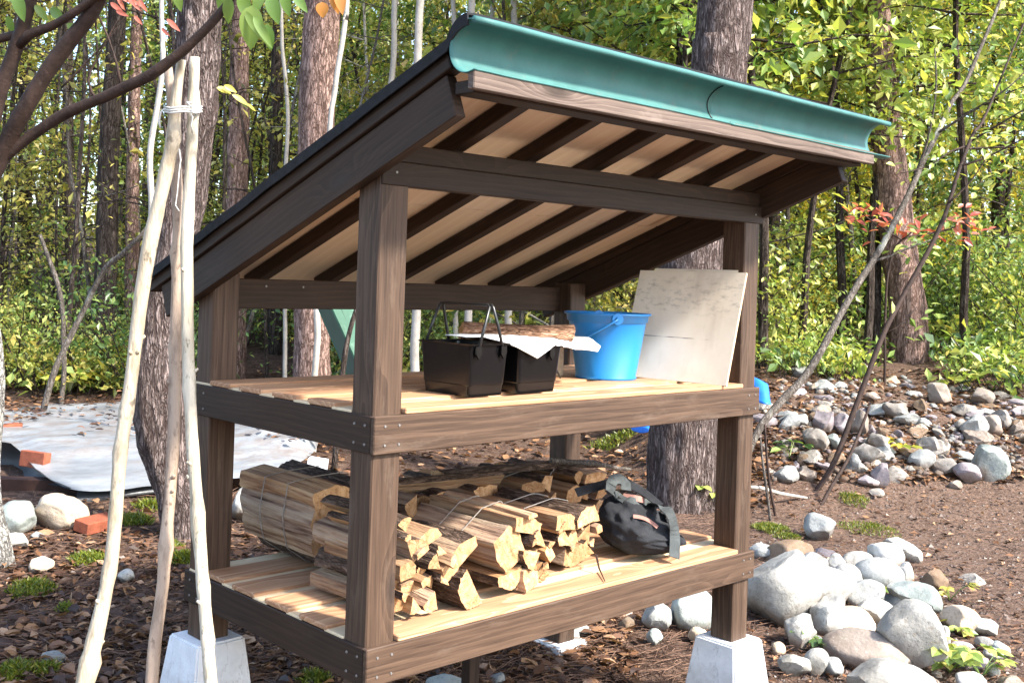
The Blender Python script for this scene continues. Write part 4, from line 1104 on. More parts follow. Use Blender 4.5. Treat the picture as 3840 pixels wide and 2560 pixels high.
NEAR = [
 ((480, 680, 915, 1165), 'rock_pale', 'largest pale granite boulder, rounded, right beside the right footing', 0, 2, .12),
 ((690, 770, 1160, 1090), 'rock_pale', 'broad pale speckled boulder behind the largest boulder by the right footing', 0, 4, .15),
 ((605, 622, 895, 780), 'rock_brown', 'rust-brown rounded stone resting behind the largest pale boulder', -.25, 2, .1),
 ((505, 632, 665, 730), 'rock_grey', 'small flat grey stone behind the right front post foot', 0, 3, .12),
 ((860, 690, 1005, 820), 'rock_grey', 'grey angular stone right of the rust-brown one', .2, 5, .12),
 ((1020, 705, 1125, 830), 'rock_pale', 'small white stone between grey angular stone and the pale egg-shaped one', 0, 3, .1),
 ((1065, 780, 1235, 930), 'rock_pale', 'pale egg-shaped stone left of the big smooth grey one', 0, 1, .08),
 ((1130, 690, 1320, 800), 'rock_pale', 'whitish stone above the big smooth grey egg-shaped stone', 0, 4, .12),
 ((1220, 745, 1510, 938), 'rock_grey', 'big smooth grey egg-shaped stone in the middle of the near heap', .1, 1, .06),
 ((1290, 632, 1510, 800), 'rock_pale', 'large white stone directly behind the smooth grey egg-shaped one', 0, 4, .13),
 ((1385, 588, 1640, 745), 'rock_pale', 'white wedge-shaped slab at the far end of the near heap', .25, 7, .1),
 ((1445, 868, 1765, 1115), 'rock_green', 'greenish grey angular stone at the right side of the near heap', .45, 7, .1),
 ((1150, 888, 1400, 1060), 'rock_grey', 'grey stone beneath the smooth egg-shaped one with a weed on it', 0, 4, .12),
 ((1185, 1015, 1465, 1210), 'rock_pale', 'blocky white stone in the middle of the near heap below the grey one', .1, 6, .1),
 ((1050, 1072, 1305, 1250), 'rock_tan', 'tan pinkish rounded stone left of the blocky white one', 0, 2, .1),
 ((880, 965, 1120, 1250), 'rock_pale', 'rough pale stone between the largest boulder and the tan one', .5, 5, .18),
 ((725, 1110, 945, 1345), 'rock_pale', 'jagged pale stone with dark edges at the near left of the heap', .6, 8, .16),
 ((1395, 1060, 1800, 1510), 'rock_pale', 'big rough white and grey granite block in the near heap behind the taupe stone', .35, 7, .14),
 ((1045, 1228, 1605, 1465), 'rock_taupe', 'long smooth taupe stone with whitish scuffs lying across the near heap', .06, 2, .07),
 ((1155, 1450, 1720, 1800), 'rock_pale', 'large white stone cut by the bottom edge of the picture', .1, 5, .12),
 ((870, 1350, 1015, 1515), 'rock_pale', 'small smooth white stone left of the long taupe one', .5, 2, .08),
 ((700, 1390, 885, 1525), 'rock_pale', 'lumpy pale stone between footing and small smooth white stone', 0, 5, .15),
 ((640, 1298, 725, 1378), 'rock_tan', 'small tan pebble alone on the soil right of the footing', 0, 2, .1),
 ((985, 1390, 1105, 1530), 'rock_grey', 'grey stone tucked under the left end of the long taupe one', 0, 4, .12),
 ((1645, 805, 1805, 980), 'rock_brown', 'dark brown glossy stone standing at the right edge of the near heap', .7, 5, .1),
 ((1790, 1062, 2030, 1240), 'rock_tan', 'pale tan stone at the far right of the near heap', .2, 4, .12),
 ((1985, 1135, 2165, 1250), 'rock_pale', 'flat white stone rightmost of the near heap', .3, 5, .1),
 ((1500, 760, 1590, 900), 'rock_pale', 'white stone partly behind the greenish angular one', 0, 4, .12),
 ((1390, 975, 1560, 1090), 'rock_grey', 'small grey stone wedged under the greenish angular one', 0, 5, .12),
 ((870, 425, 1050, 605), 'rock_grey', 'grey triangular stone standing at the foot of the leaning stems', -.4, 8, .1),
 ((-20, 945, 232, 1215), 'rock_green', 'big rounded lichen-speckled boulder seen left of the right front post foot', 0, 2, .1),
 ((80, 1200, 200, 1310), 'rock_tan', 'small tan stone between the speckled boulder and the right footing', 0, 4, .12),
 ((1700, 1180, 1830, 1330), 'rock_pale', 'pale rough stone right of the big granite block', .2, 5, .14),
 ((1820, 1290, 1960, 1410), 'rock_pale', 'whitish stone above the clump of weeds in the corner', 0, 5, .14),
 ((2020, 1265, 2140, 1345), 'rock_pale', 'oblong white pebble at the right of the near heap', .3, 3, .1),
 ((2130, 1290, 2240, 1390), 'rock_green', 'greyish pebble at the far right near the path', .3, 3, .1),
 ((2080, 1340, 2200, 1425), 'rock_pale', 'long white pebble beside the greyish pebble near the path', .35, 3, .1),
 ((1880, 1500, 2080, 1640), 'rock_pale', 'white stone under the weeds in the bottom right corner', .1, 4, .12),
 ((2090, 1440, 2180, 1530), 'rock_pale', 'small white stone right of the corner weeds', 0, 4, .12)]
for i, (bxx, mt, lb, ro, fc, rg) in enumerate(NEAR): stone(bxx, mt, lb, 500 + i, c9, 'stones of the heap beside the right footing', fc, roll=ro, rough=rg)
for i, (bxx, mt, lb) in enumerate([((2060, 1035, 2235, 1220), 'rock_grey', 'upright mottled grey stone under the right end of the shed'), ((2085, 1210, 2185, 1315), 'rock_green', 'rounded grey-green pebble below the mottled stone under the shed'),
                                   ((1555, 1165, 1715, 1255), 'rock_pale', 'flat white stone on the ground seen under the lower shelf beam'), ((1545, 1215, 1640, 1290), 'rock_grey', 'small grey stone touching the flat white one under the shed'),
                                   ((1880, 1130, 2010, 1215), 'rock_brown', 'dark low stone under the lower shelf beam'), ((620, 1520, 900, 1640), 'rock_green', 'greenish stone in the shade under the near corner of the shed'),
                                   ((1030, 1500, 1120, 1580), 'rock_grey', 'grey stone beside the middle support leg')]):
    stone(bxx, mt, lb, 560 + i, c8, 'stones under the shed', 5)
for i, (bxx, mt, lb, ro) in enumerate([((2, 1884, 142, 2006), 'rock_green', 'dark grey-green boulder left under the tarpaulin beam beside the birch', 0), ((148, 1864, 316, 1984), 'rock_tan', 'tan rounded boulder under the front of the tarpaulin next to the dark one', .35),
                                       ((100, 2092, 192, 2146), 'rock_tan', 'pale yellowish flat stone in the leaf litter left of the poles', 0), ((165, 2440, 240, 2490), 'rock_grey', 'dark grey stone low in the leaf litter at the bottom left', .2),
                                       ((448, 2136, 498, 2184), 'rock_pale', 'small whitish stone between left and brown pole on the litter', 0), ((120, 1995, 160, 2020), 'rock_pale', 'tiny white stone below the dark grey-green boulder', 0),
                                       ((880, 1830, 955, 1960), 'rock_pale', 'pale stone seen between back left post and the tall bundle', .2), ((20, 1995, 110, 2060), 'rock_pale', 'white stone half buried at the foot of the birch', 0)]):
    stone(bxx, mt, lb, 580 + i, None, 'stones on the left by the tarpaulin', 4, roll=ro)
PILE = [
 ((1165, 925, 1305, 1015), 'rock_dull', 'white blocky stone on the crest of the far rubble bank', 0), ((1690, 1065, 1845, 1205), 'rock_taupe', 'large rounded tan stone on the far bank right of the leaning pine', .2),
 ((1975, 1100, 2125, 1205), 'rock_taupe', 'rounded brownish stone at the right of the far bank crest', 0), ((915, 1235, 1045, 1405), 'rock_purple', 'tall purplish grey stone in the left half of the far bank', .5),
 ((1035, 1270, 1175, 1405), 'rock_purple', 'mauve rounded stone right of the tall purplish one', 0), ((845, 1370, 1005, 1515), 'rock_dull', 'big white stone low in the left half of the far bank', .3),
 ((1925, 1285, 2095, 1435), 'rock_grey', 'grey angular stone on the right of the far bank', 0), ((2055, 1285, 2185, 1405), 'rock_taupe', 'brown rounded stone touching the grey angular one', 0),
 ((2135, 1245, 2265, 1365), 'rock_dull', 'white flat-faced stone near the right edge of the far bank', .3), ((780, 935, 910, 1020), 'rock_grey', 'dark stone at the left crest where the mottled stem crosses', 0),
 ((1405, 1180, 1565, 1295), 'rock_dull', 'pale flat slab in the middle of the far bank', .4), ((1875, 1185, 2005, 1285), 'rock_dull', 'white angular stone on the right half below the crest', .2),
 ((1880, 1300, 1960, 1370), 'rock_dull', 'small white stone left of the grey angular one', 0), ((900, 1200, 1040, 1275), 'rock_taupe', 'flat tan stone above the tall purplish one', 0),
 ((770, 1260, 870, 1350), 'rock_grey', 'grey stone at the far left of the bank beside the shed post', 0), ((1010, 1400, 1110, 1500), 'rock_green', 'greenish white stone right of the big white one', 0),
 ((1600, 1165, 1690, 1260), 'rock_brown', 'brown stone half buried left of the large tan one', 0), ((1270, 1120, 1360, 1180), 'rock_taupe', 'tan stone behind the bare stem on the bank', 0),
 ((1190, 1250, 1275, 1420), 'rock_taupe', 'narrow tan stone standing behind the bare stem', .1), ((1720, 1360, 1810, 1430), 'rock_dull', 'white pointed stone in the lower middle of the bank', .5),
 ((1640, 1420, 1790, 1560), 'rock_dull', 'pale stone above the dark grey ones at the foot of the bank', .3), ((1300, 1390, 1420, 1520), 'rock_dull', 'long pale stone lying on the slope in mid bank', 1.0)]
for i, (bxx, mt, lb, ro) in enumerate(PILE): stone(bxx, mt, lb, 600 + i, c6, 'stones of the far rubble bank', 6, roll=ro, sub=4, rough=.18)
for i, (bxx, mt, lb, ro) in enumerate([((1585, 0, 1740, 130), 'rock_grey', 'dark grey block at the foot of the bank', 0), ((1735, 45, 1900, 160), 'rock_dull', 'bright white stone right of the dark grey block', .4), ((1880, 85, 2060, 225), 'rock_purple', 'grey purplish stone right of the bright white one', .2),
                                       ((1985, -20, 2215, 200), 'rock_green', 'long blue-grey slab slanting down to the path', .75), ((1320, 85, 1440, 250), 'rock_purple', 'purple rounded stone at the foot of the bank', .2), ((1225, 165, 1360, 245), 'rock_purple', 'small mauve stone left of the purple one', 0),
                                       ((665, 105, 810, 215), 'rock_grey', 'shaded grey stone between shed post and bare stems', 0), ((2130, 60, 2240, 130), 'rock_grey', 'dark stone right of the long blue-grey slab', 0), ((1160, 20, 1240, 150), 'rock_grey', 'bluish grey stone right behind the bare stems', 0),
                                       ((1840, 205, 1930, 260), 'rock_taupe', 'small tan stone below the grey purplish one', 0), ((1300, 255, 1390, 310), 'rock_dull', 'small pale stone on soil below the purple one', 0)]):
    stone(bxx, mt, lb, 640 + i, c9, 'stones of the far rubble bank', 5, roll=ro, sub=3)
# the smaller rubble between them
rnd = random.Random(5)
base_rocks = [rock_mesh('stone', 1, rnd.uniform(.55, 1), rnd.uniform(.40, .8), 700 + i, M[m], 3, 9, .24) for i, m in enumerate(['rock_taupe', 'rock_grey', 'rock_tan', 'rock_purple', 'rock_dull', 'rock_grey', 'rock_taupe', 'rock_brown', 'rock_purple', 'rock_dull', 'rock_brown', 'rock_purple'])]
def scatter_stones(n, pick, smin, smax, label, group, seed):
    rnd = random.Random(seed); k = 0
    while k < n:
        px, py = pick(rnd); g, d = ghit(px, py)
        if d > 14: k += 1; continue
        s = smin * (smax / smin) ** (rnd.random() ** 1.6)
        b = Matrix.Translation(g + Vector((0, 0, s * rnd.uniform(-.12, .15)))) @ Matrix.Rotation(rnd.uniform(0, 6.3), 4, 'Z') @ Matrix.Rotation(rnd.uniform(-.5, .5), 4, 'X') @ Matrix.Scale(s, 4)
        o = mkobj('stone', rnd.choice(base_rocks), None, basis=b); tag(o, label, 'stone', group); k += 1
def pick_bank(r):
    x = r.uniform(2860, 3860); lo = 1400 + 40 * r.random() + max(0, x - 3400) * .16; hi = 1800 - max(0, (x - 3200)) * .05
    return x, lo + (hi - lo) * r.random() ** .9
scatter_stones(110, pick_bank, .05, .15, 'small rubble stone scattered on the soil of the far bank', 'small rubble on the far bank', 8)
def fine_rubble(n, seed):
    rnd = random.Random(seed); mb = MB(); mats = []
    for r in base_rocks:
        if r.materials[0] not in mats: mats.append(r.materials[0])
    for _ in range(n):
        px, py = pick_bank(rnd); g, d = ghit(px, py)
        if d > 14: continue
        s_ = rnd.uniform(.014, .05); r = rnd.choice(base_rocks)
        b = Matrix.Translation(g + Vector((0, 0, s_ * .1))) @ Matrix.Rotation(rnd.uniform(0, 6.3), 4, 'Z') @ Matrix.Rotation(rnd.uniform(-.6, .6), 4, 'X') @ Matrix.Scale(s_, 4)
        mb.add([b @ v.co for v in fine_mesh[base_rocks.index(r)].vertices], [tuple(p.vertices) for p in fine_mesh[base_rocks.index(r)].polygons], mats.index(r.materials[0]))
    o = mb.obj('rubble', mats, loc=(0, 0, 0), smooth=True); tag(o, 'fine broken rubble in the soil of the far bank', 'rubble', kind='stuff')
fine_mesh = [rock_mesh('rubble', 1, .8, .6, 760 + i, r.materials[0], 1, 5, .2) for i, r in enumerate(base_rocks)]
fine_rubble(800, 31)
def pick_heap(r):
    x = r.gauss(3330, 200); y = 2080 + (x - 3000) * .28 + r.gauss(110, 120)
    return max(3050, min(3800, x)), max(2080, min(2600, y))
scatter_stones(98, pick_heap, .025, .085, 'small pale stone filling gaps in the near heap', 'small stones in the near heap', 9)

# ------------------------------------------------------------------ trees
def needle_crown(seed, z0, z1, R, n):
    rnd = random.Random(seed); mb = MB()
    for _ in range(n // 22):
        z = rnd.uniform(z0, z1); rr = R * (1 - .6 * (z - z0) / (z1 - z0)) * rnd.random() ** .5; a = rnd.uniform(0, 6.283)
        c = Vector((rr * math.cos(a), rr * math.sin(a), z))
        for _ in range(22):
            d = rv(rnd); leaf(mb, c + rv(rnd, .28), d, rv(rnd), rnd.uniform(.12, .24), .05, simple=True)
    return mb.mesh('crown', M['needle'])
CROWNS = [needle_crown(1, 6.2, 11.5, 2.4, 2600), needle_crown(2, 6.8, 12.5, 2.8, 2800)]
def big_trunk(name, label, cat, path, mat, seg=40, amp=.013, step=.06, crown=None, group=None, top=9.0, fs=(9, 2.6)):
    pts = [pd(a, b, d) for a, b, d, _ in path]; rad = [wd / 2 * d / FOC for _, _, d, wd in path]
    base = pts[-1].copy()
    g = gz(base.x, base.y)
    tail = (pts[-1] - pts[-2]).normalized()
    e = base + Vector((tail.x * .2, tail.y * .2, 0)); e.z = min(base.z, gz(e.x, e.y)) - .12
    pts.append(e); rad.append(rad[-1] * 1.18)
    up = (pts[0] - pts[1]).normalized(); q = pts[0].copy()
    if q.z < top:
        up = (up + Vector((0, 0, .6))).normalized()
        pts.insert(0, q + up * (top - q.z) / up.z); rad.insert(0, rad[0] * .55)
    P, R = smooth_path(pts, rad, step)
    def disp(v, an, i):
        a = noise.noise((v.x * fs[0], v.y * fs[0], v.z * fs[1])); b = noise.noise((v.x * fs[0] * 2.3, v.y * fs[0] * 2.3, v.z * fs[1] * 2))
        return amp * (1.2 - 2.4 * abs(a)) + amp * .5 * b
    root = thing(name, label, cat, (base.x, base.y, g), group)
    mb = MB(); tube(mb, P, R, seg, 0, disp); mb.obj('trunk', mat, root, smooth=True)
    if crown is not None:
        o = D.objects.new('crown', CROWNS[crown]); COL.objects.link(o); o.parent = root
        o.location = (P[0].x - base.x, P[0].y - base.y, -.5); o.rotation_euler.z = random.uniform(0, 6)
    return root
big_trunk('pine_tree', 'big pine with a crooked flaky trunk right behind the tied poles', 'tree',
          [(752, -40, 5.5, 146), (748, 55, 5.5, 147), (735, 350, 5.5, 150), (705, 620, 5.5, 156), (655, 900, 5.5, 168), (612, 1180, 5.5, 182), (590, 1400, 5.5, 188), (592, 1550, 5.5, 180), (622, 1700, 5.5, 162), (662, 1830, 5.5, 146), (690, 1960, 5.5, 150)], M['bark_pine'], 56, .014, .03, 0)
big_trunk('pine_tree', 'thick pine trunk rising behind the right end of the shed', 'tree',
          [(2725, -40, 6.9, 185), (2700, 150, 6.9, 190), (2680, 430, 6.9, 196), (2640, 700, 6.9, 208), (2597, 960, 6.9, 222), (2575, 1350, 6.9, 232), (2560, 1700, 6.9, 242), (2563, 1940, 6.9, 268)], M['bark_pine'], 56, .016, .035, 1)
big_trunk('pine_tree', 'leaning pine with pinkish upper bark standing beyond the rubble bank', 'tree',
          [(3290, -40, 10.6, 88), (3295, 200, 10.6, 95), (3312, 400, 10.6, 102), (3330, 560, 10.6, 108), (3345, 700, 10.6, 116), (3365, 905, 10.6, 122), (3400, 1130, 10.6, 126), (3411, 1320, 10.6, 138), (3418, 1420, 10.6, 158)], M['bark_red'], 40, .014, .05, 0)
BACK = [([(1212, -60, 9.2, 130), (1192, 300, 9.2, 128), (1180, 700, 9.2, 128), (1170, 1330, 9.2, 132)], 'bark_red', 'reddish scaly pine whose trunk ends behind the left roof slope', 1),
        ([(428, 250, 11.5, 62), (410, 500, 11.5, 68), (402, 800, 11.5, 74), (396, 1100, 11.5, 78), (390, 1400, 11.5, 84)], 'bark_dark', 'dark brown trunk left of the tied poles, widest of that side', None),
        ([(905, 60, 11, 66), (898, 400, 11, 70), (888, 700, 11, 74), (880, 1300, 11, 80)], 'bark_red', 'brown trunk between crooked pine and roof, behind dangling leaves', None),
        ([(1045, 100, 12.5, 40), (1036, 500, 12.5, 44), (1030, 1300, 12.5, 50)], 'bark_dark', 'thin dark trunk just left of the reddish scaly pine', None),
        ([(505, 350, 13, 40), (498, 700, 13, 44), (490, 1380, 13, 48)], 'bark_red', 'slim reddish trunk immediately right of the widest dark trunk on the left', None),
        ([(2885, 600, 12.5, 60), (2898, 900, 12.5, 62), (2905, 1350, 12.5, 66)], 'bark_dark', 'dark grey trunk just right of the right front post', None),
        ([(3160, 500, 14.5, 50), (3172, 900, 14.5, 54), (3180, 1300, 14.5, 56)], 'bark_dark', 'dark trunk in the foliage left of the leaning pine', None),
        ([(3745, 100, 14, 44), (3748, 700, 14, 48), (3745, 1150, 14, 54)], 'bark_dark', 'grey-brown trunk in the foliage near the right edge', None),
        ([(255, 300, 14, 34), (262, 800, 14, 38), (268, 1380, 14, 42)], 'bark_dark', 'dark slim trunk in the thicket near the left edge', None),
        ([(95, 250, 15, 40), (92, 800, 15, 44), (88, 1380, 15, 48)], 'bark_dark', 'grey dark trunk at the far left of the thicket', None),
        ([(2290, -50, 15, 50), (2300, 500, 15, 54), (2310, 1250, 15, 58)], 'bark_dark', 'dark trunk above the middle of the turquoise roof edge', None),
        ([(3030, 850, 16, 30), (3034, 1000, 16, 32), (3036, 1330, 16, 36)], 'bark_dark', 'thin dark trunk between the shed and the leaning pine', None)]
for i, (pth, mt, lb, cr) in enumerate(BACK): big_trunk('pine_tree' if cr is not None else 'tree', lb, 'tree', pth, M[mt], 26, .011, .09, cr, 'trunks in the wood behind the shed', top=8.5)

# thin stems traced one by one: (points px,py,depth,width)
def stem(name, label, path, mat, cat='sapling', group=None, branches=(), leaves=None, seed=0, top=None, ground=True):
    pts = [pd(a, b, d) for a, b, d, _ in path]; rad = [wd / 2 * d / FOC for _, _, d, wd in path]
    base = pts[-1].copy(); g = gz(base.x, base.y)
    if ground:
        e = base.copy(); dr = (pts[-1] - pts[-2]).normalized(); n = 0
        while e.z > gz(e.x, e.y) - .03 and n < 60: e += Vector((dr.x * .02, dr.y * .02, -.03)); n += 1
        if n: pts.append(e); rad.append(rad[-1] * 1.08)
    if top:
        up = (pts[0] - pts[1]).normalized(); up = (up + Vector((0, 0, .35))).normalized()
        pts.insert(0, pts[0] + up * top); rad.insert(0, rad[0] * .5)
    P, R = smooth_path(pts, rad, .06)
    P = [q + Vector((noise.noise((q.z * 1.7, seed, 0)), noise.noise((q.z * 1.7, seed, 9)), 0)) * R[i] * 1.3 for i, q in enumerate(P)]
    rnd = random.Random(seed)
    root = thing(name, label, cat, (pts[-1].x, pts[-1].y, gz(pts[-1].x, pts[-1].y)), group)
    mb = MB(); tube(mb, P, R, 9, 0, lambda v, an, i: .10 * R[min(i, len(R) - 1)] * noise.noise(v * 11))
    lv = MB()
    def spray(p, d, n, L, spread):
        for _ in range(n):
            c = p + rv(rnd, spread); dd = (d + rv(rnd, .8) + Vector((0, 0, -.25))).normalized()
            leaf(lv, c, dd, Vector((0, 0, 1)) + rv(rnd, .6) - FW * .3, L * rnd.uniform(.7, 1.2), L * rnd.uniform(.42, .6))
    for br in branches:
        bp = [pd(a, b, d) for a, b, d, _ in br]; brd = [wd / 2 * d / FOC for _, _, d, wd in br]
        B, BR = smooth_path(bp, brd, .06); tube(mb, B, BR, 6)
        if leaves:
            for q in B[len(B) // 3:]:
                if rnd.random() < leaves[2]: spray(q, (B[-1] - B[0]).normalized(), leaves[3], leaves[1], leaves[4])
    mb.obj('trunk', M[mat] if isinstance(mat, str) else mat, root, smooth=True)
    if lv.v: lv.obj('foliage', M[leaves[0]], root)
    return root
stem('leaning_sapling', 'mottled lichen-grey stem leaning right across the rubble bank', [(3650, 250, 8.8, 14.8), (3566, 388, 8.6, 16.4), (3516, 499, 8.4, 18.0), (3428, 666, 8.2, 21.3), (3339, 867, 8.0, 23.0), (3278, 978, 7.9, 24.6), (3206, 1083, 7.8, 24.6), (3039, 1377, 7.6, 27.9), (2940, 1500, 7.5, 29.5), (2870, 1590, 7.4, 29.5), (2815, 1690, 7.35, 27.9)], 'bark_stick',
     branches=[[(3278, 978, 7.9, 11.5), (3340, 960, 7.9, 9.0), (3420, 925, 7.9, 6.6), (3520, 890, 7.9, 4.1)], [(3428, 666, 8.2, 11.5), (3480, 520, 8.1, 8.2), (3510, 330, 8.0, 6.6), (3505, 180, 8, 4.9)], [(3516, 499, 8.4, 11.5), (3640, 420, 8.2, 8.2), (3780, 330, 8, 5.7), (3860, 250, 8, 4.1)]], leaves=('leaf_yg', .085, .9, 5, .14), seed=3, top=1.6)
stem('leaning_sapling', 'bare brown stem leaning right, its foot beside the triangular stone', [(3700, 420, 7.9, 9.8), (3650, 500, 7.8, 12.3), (3605, 621, 7.7, 14.8), (3533, 832, 7.6, 16.4), (3405, 1072, 7.5, 18.9), (3317, 1249, 7.4, 19.7), (3233, 1460, 7.3, 20.5), (3139, 1715, 7.2, 20.5), (3060, 1840, 7.15, 20.5), (3008, 1922, 7.1, 21.3)], 'bark_limb',
     branches=[[(3640, 530, 7.8, 9.8), (3740, 470, 7.7, 7.4), (3860, 400, 7.6, 5.7), (3960, 340, 7.5, 4.1)], [(3640, 545, 7.8, 9.8), (3560, 570, 7.7, 6.6), (3490, 620, 7.7, 4.9), (3380, 650, 7.6, 3.3)], [(3605, 621, 7.7, 9.0), (3700, 590, 7.7, 7.4), (3840, 520, 7.6, 5.7), (3950, 490, 7.6, 4.1)], [(3560, 760, 7.6, 7.4), (3640, 680, 7.6, 5.7), (3720, 560, 7.6, 4.1)], [(3317, 1249, 7.4, 6.6), (3360, 1230, 7.4, 4.1), (3440, 1150, 7.4, 3.3)]], leaves=('leaf_yg', .075, .6, 3, .12), seed=4, top=1.2)
stem('leaning_sapling', 'thin dark shoot beside the bare brown stem, ending at the triangular stone', [(3260, 1520, 7.25, 9), (3184, 1707, 7.1, 13), (3120, 1820, 7.0, 14), (3062, 1934, 6.9, 15)], 'bark_limb', seed=5)
stem('dead_stick', 'thin pale upright stick just right of the right front post', [(2853, 1640, 6.6, 6), (2858, 1700, 6.6, 9), (2872, 1810, 6.6, 10), (2886, 1936, 6.6, 11)], 'bark_stick', 'stick', seed=6)
stem('dead_stick', 'thin dark upright stick beside the pale one', [(2868, 1590, 6.7, 8), (2876, 1720, 6.7, 10), (2888, 1830, 6.7, 10), (2905, 1915, 6.7, 11)], 'bark_limb', 'stick', seed=7)
mb = MB(); tube(mb, [pd(2812, 1826, 6.7), pd(2850, 1828, 6.75), pd(2930, 1850, 6.85), pd(3025, 1866, 7.0)], [.012, .012, .011, .008], 7)
tag(mb.obj('dead_stick', M['bark_birch'], loc=pd(2900, 1840, 6.8), smooth=True), 'bare pale stick lying sideways between shed post and brown stem', 'stick')
stem('sapling', 'pale straight sapling left of the tied poles with a bowed top', [(607, 60, 7.6, 18), (604, 200, 7.6, 20), (588, 420, 7.6, 22), (572, 640, 7.6, 24), (562, 830, 7.6, 24), (548, 1100, 7.6, 26), (540, 1400, 7.6, 26)], 'bark_birch', seed=8, top=2)
stem('sapling', 'white wavy stem touching the left roof slope', [(1300, -40, 8.2, 20), (1288, 80, 8.2, 20), (1275, 240, 8.2, 20), (1262, 350, 8.2, 20), (1240, 450, 8.2, 20), (1222, 700, 8.2, 22), (1192, 1000, 8.2, 24), (1184, 1160, 8.2, 25), (1186, 1280, 8.2, 24), (1183, 1400, 8.2, 24)], 'bark_birch', seed=9, top=2)
for i, (xa, xb, wd, dp, lb) in enumerate([(1481, 1466, 22, 9.5, 'first white stem left of the roof peak'), (1578, 1560, 30, 9.0, 'thickest white stem left of the roof peak'), (1700, 1712, 18, 10, 'white stem directly above the roof peak'), (1770, 1762, 26, 9.4, 'pale stem just right of the roof peak'), (1850, 1838, 18, 10.5, 'slim white stem right of the roof peak'), (1935, 1926, 24, 10, 'mottled pale stem farther right of the roof peak'), (2395, 2420, 30, 11, 'grey mottled stem above the middle of the roof edge'), (1050, 1075, 14, 10, 'thin pale stem behind the dangling broad leaves')]):
    stem('sapling', lb, [(xa, -60, dp, wd), (xb + (xa - xb) * .6, 150, dp, wd), (xb, 420, dp, wd * 1.05), (xb - 6, 1300, dp, wd * 1.15)], 'bark_birch' if i != 6 else 'bark_stick', 'sapling', 'white stems behind the roof', seed=20 + i, top=2)
stem('leaning_sapling', 'lichen-spotted stem slanting up right behind the leftmost pole', [(560, 840, 8.0, 14), (527, 883, 8.0, 16), (460, 950, 8.1, 18), (388, 1016, 8.2, 21), (300, 1180, 8.3, 22), (245, 1300, 8.3, 23), (200, 1410, 8.3, 24)], 'bark_stick', seed=31)
stem('dead_stick', 'thin broken grey stem curving in the left thicket', [(150, 880, 9.5, 14), (180, 960, 9.5, 16), (215, 1060, 9.5, 18), (240, 1180, 9.5, 18), (235, 1330, 9.5, 18)], 'bark_stick', 'stick', seed=32)
stem('sapling', 'dark bent stem in front of the green metal sheet', [(1345, 1130, 7.4, 16), (1320, 1200, 7.4, 18), (1298, 1290, 7.4, 20), (1285, 1400, 7.4, 22)], 'bark_dark', seed=33)
# birch cut by the left picture edge
stem('birch_tree', 'white barked birch trunk cut by the left picture edge', [(-110, 700, 4.9, 74), (-80, 1000, 4.9, 78), (-42, 1330, 4.9, 82), (-24, 1600, 4.9, 84), (-20, 1900, 4.9, 88), (-6, 2100, 4.9, 104), (0, 2260, 4.9, 130)], 'bark_birch_old', 'tree', seed=34, top=2.5)

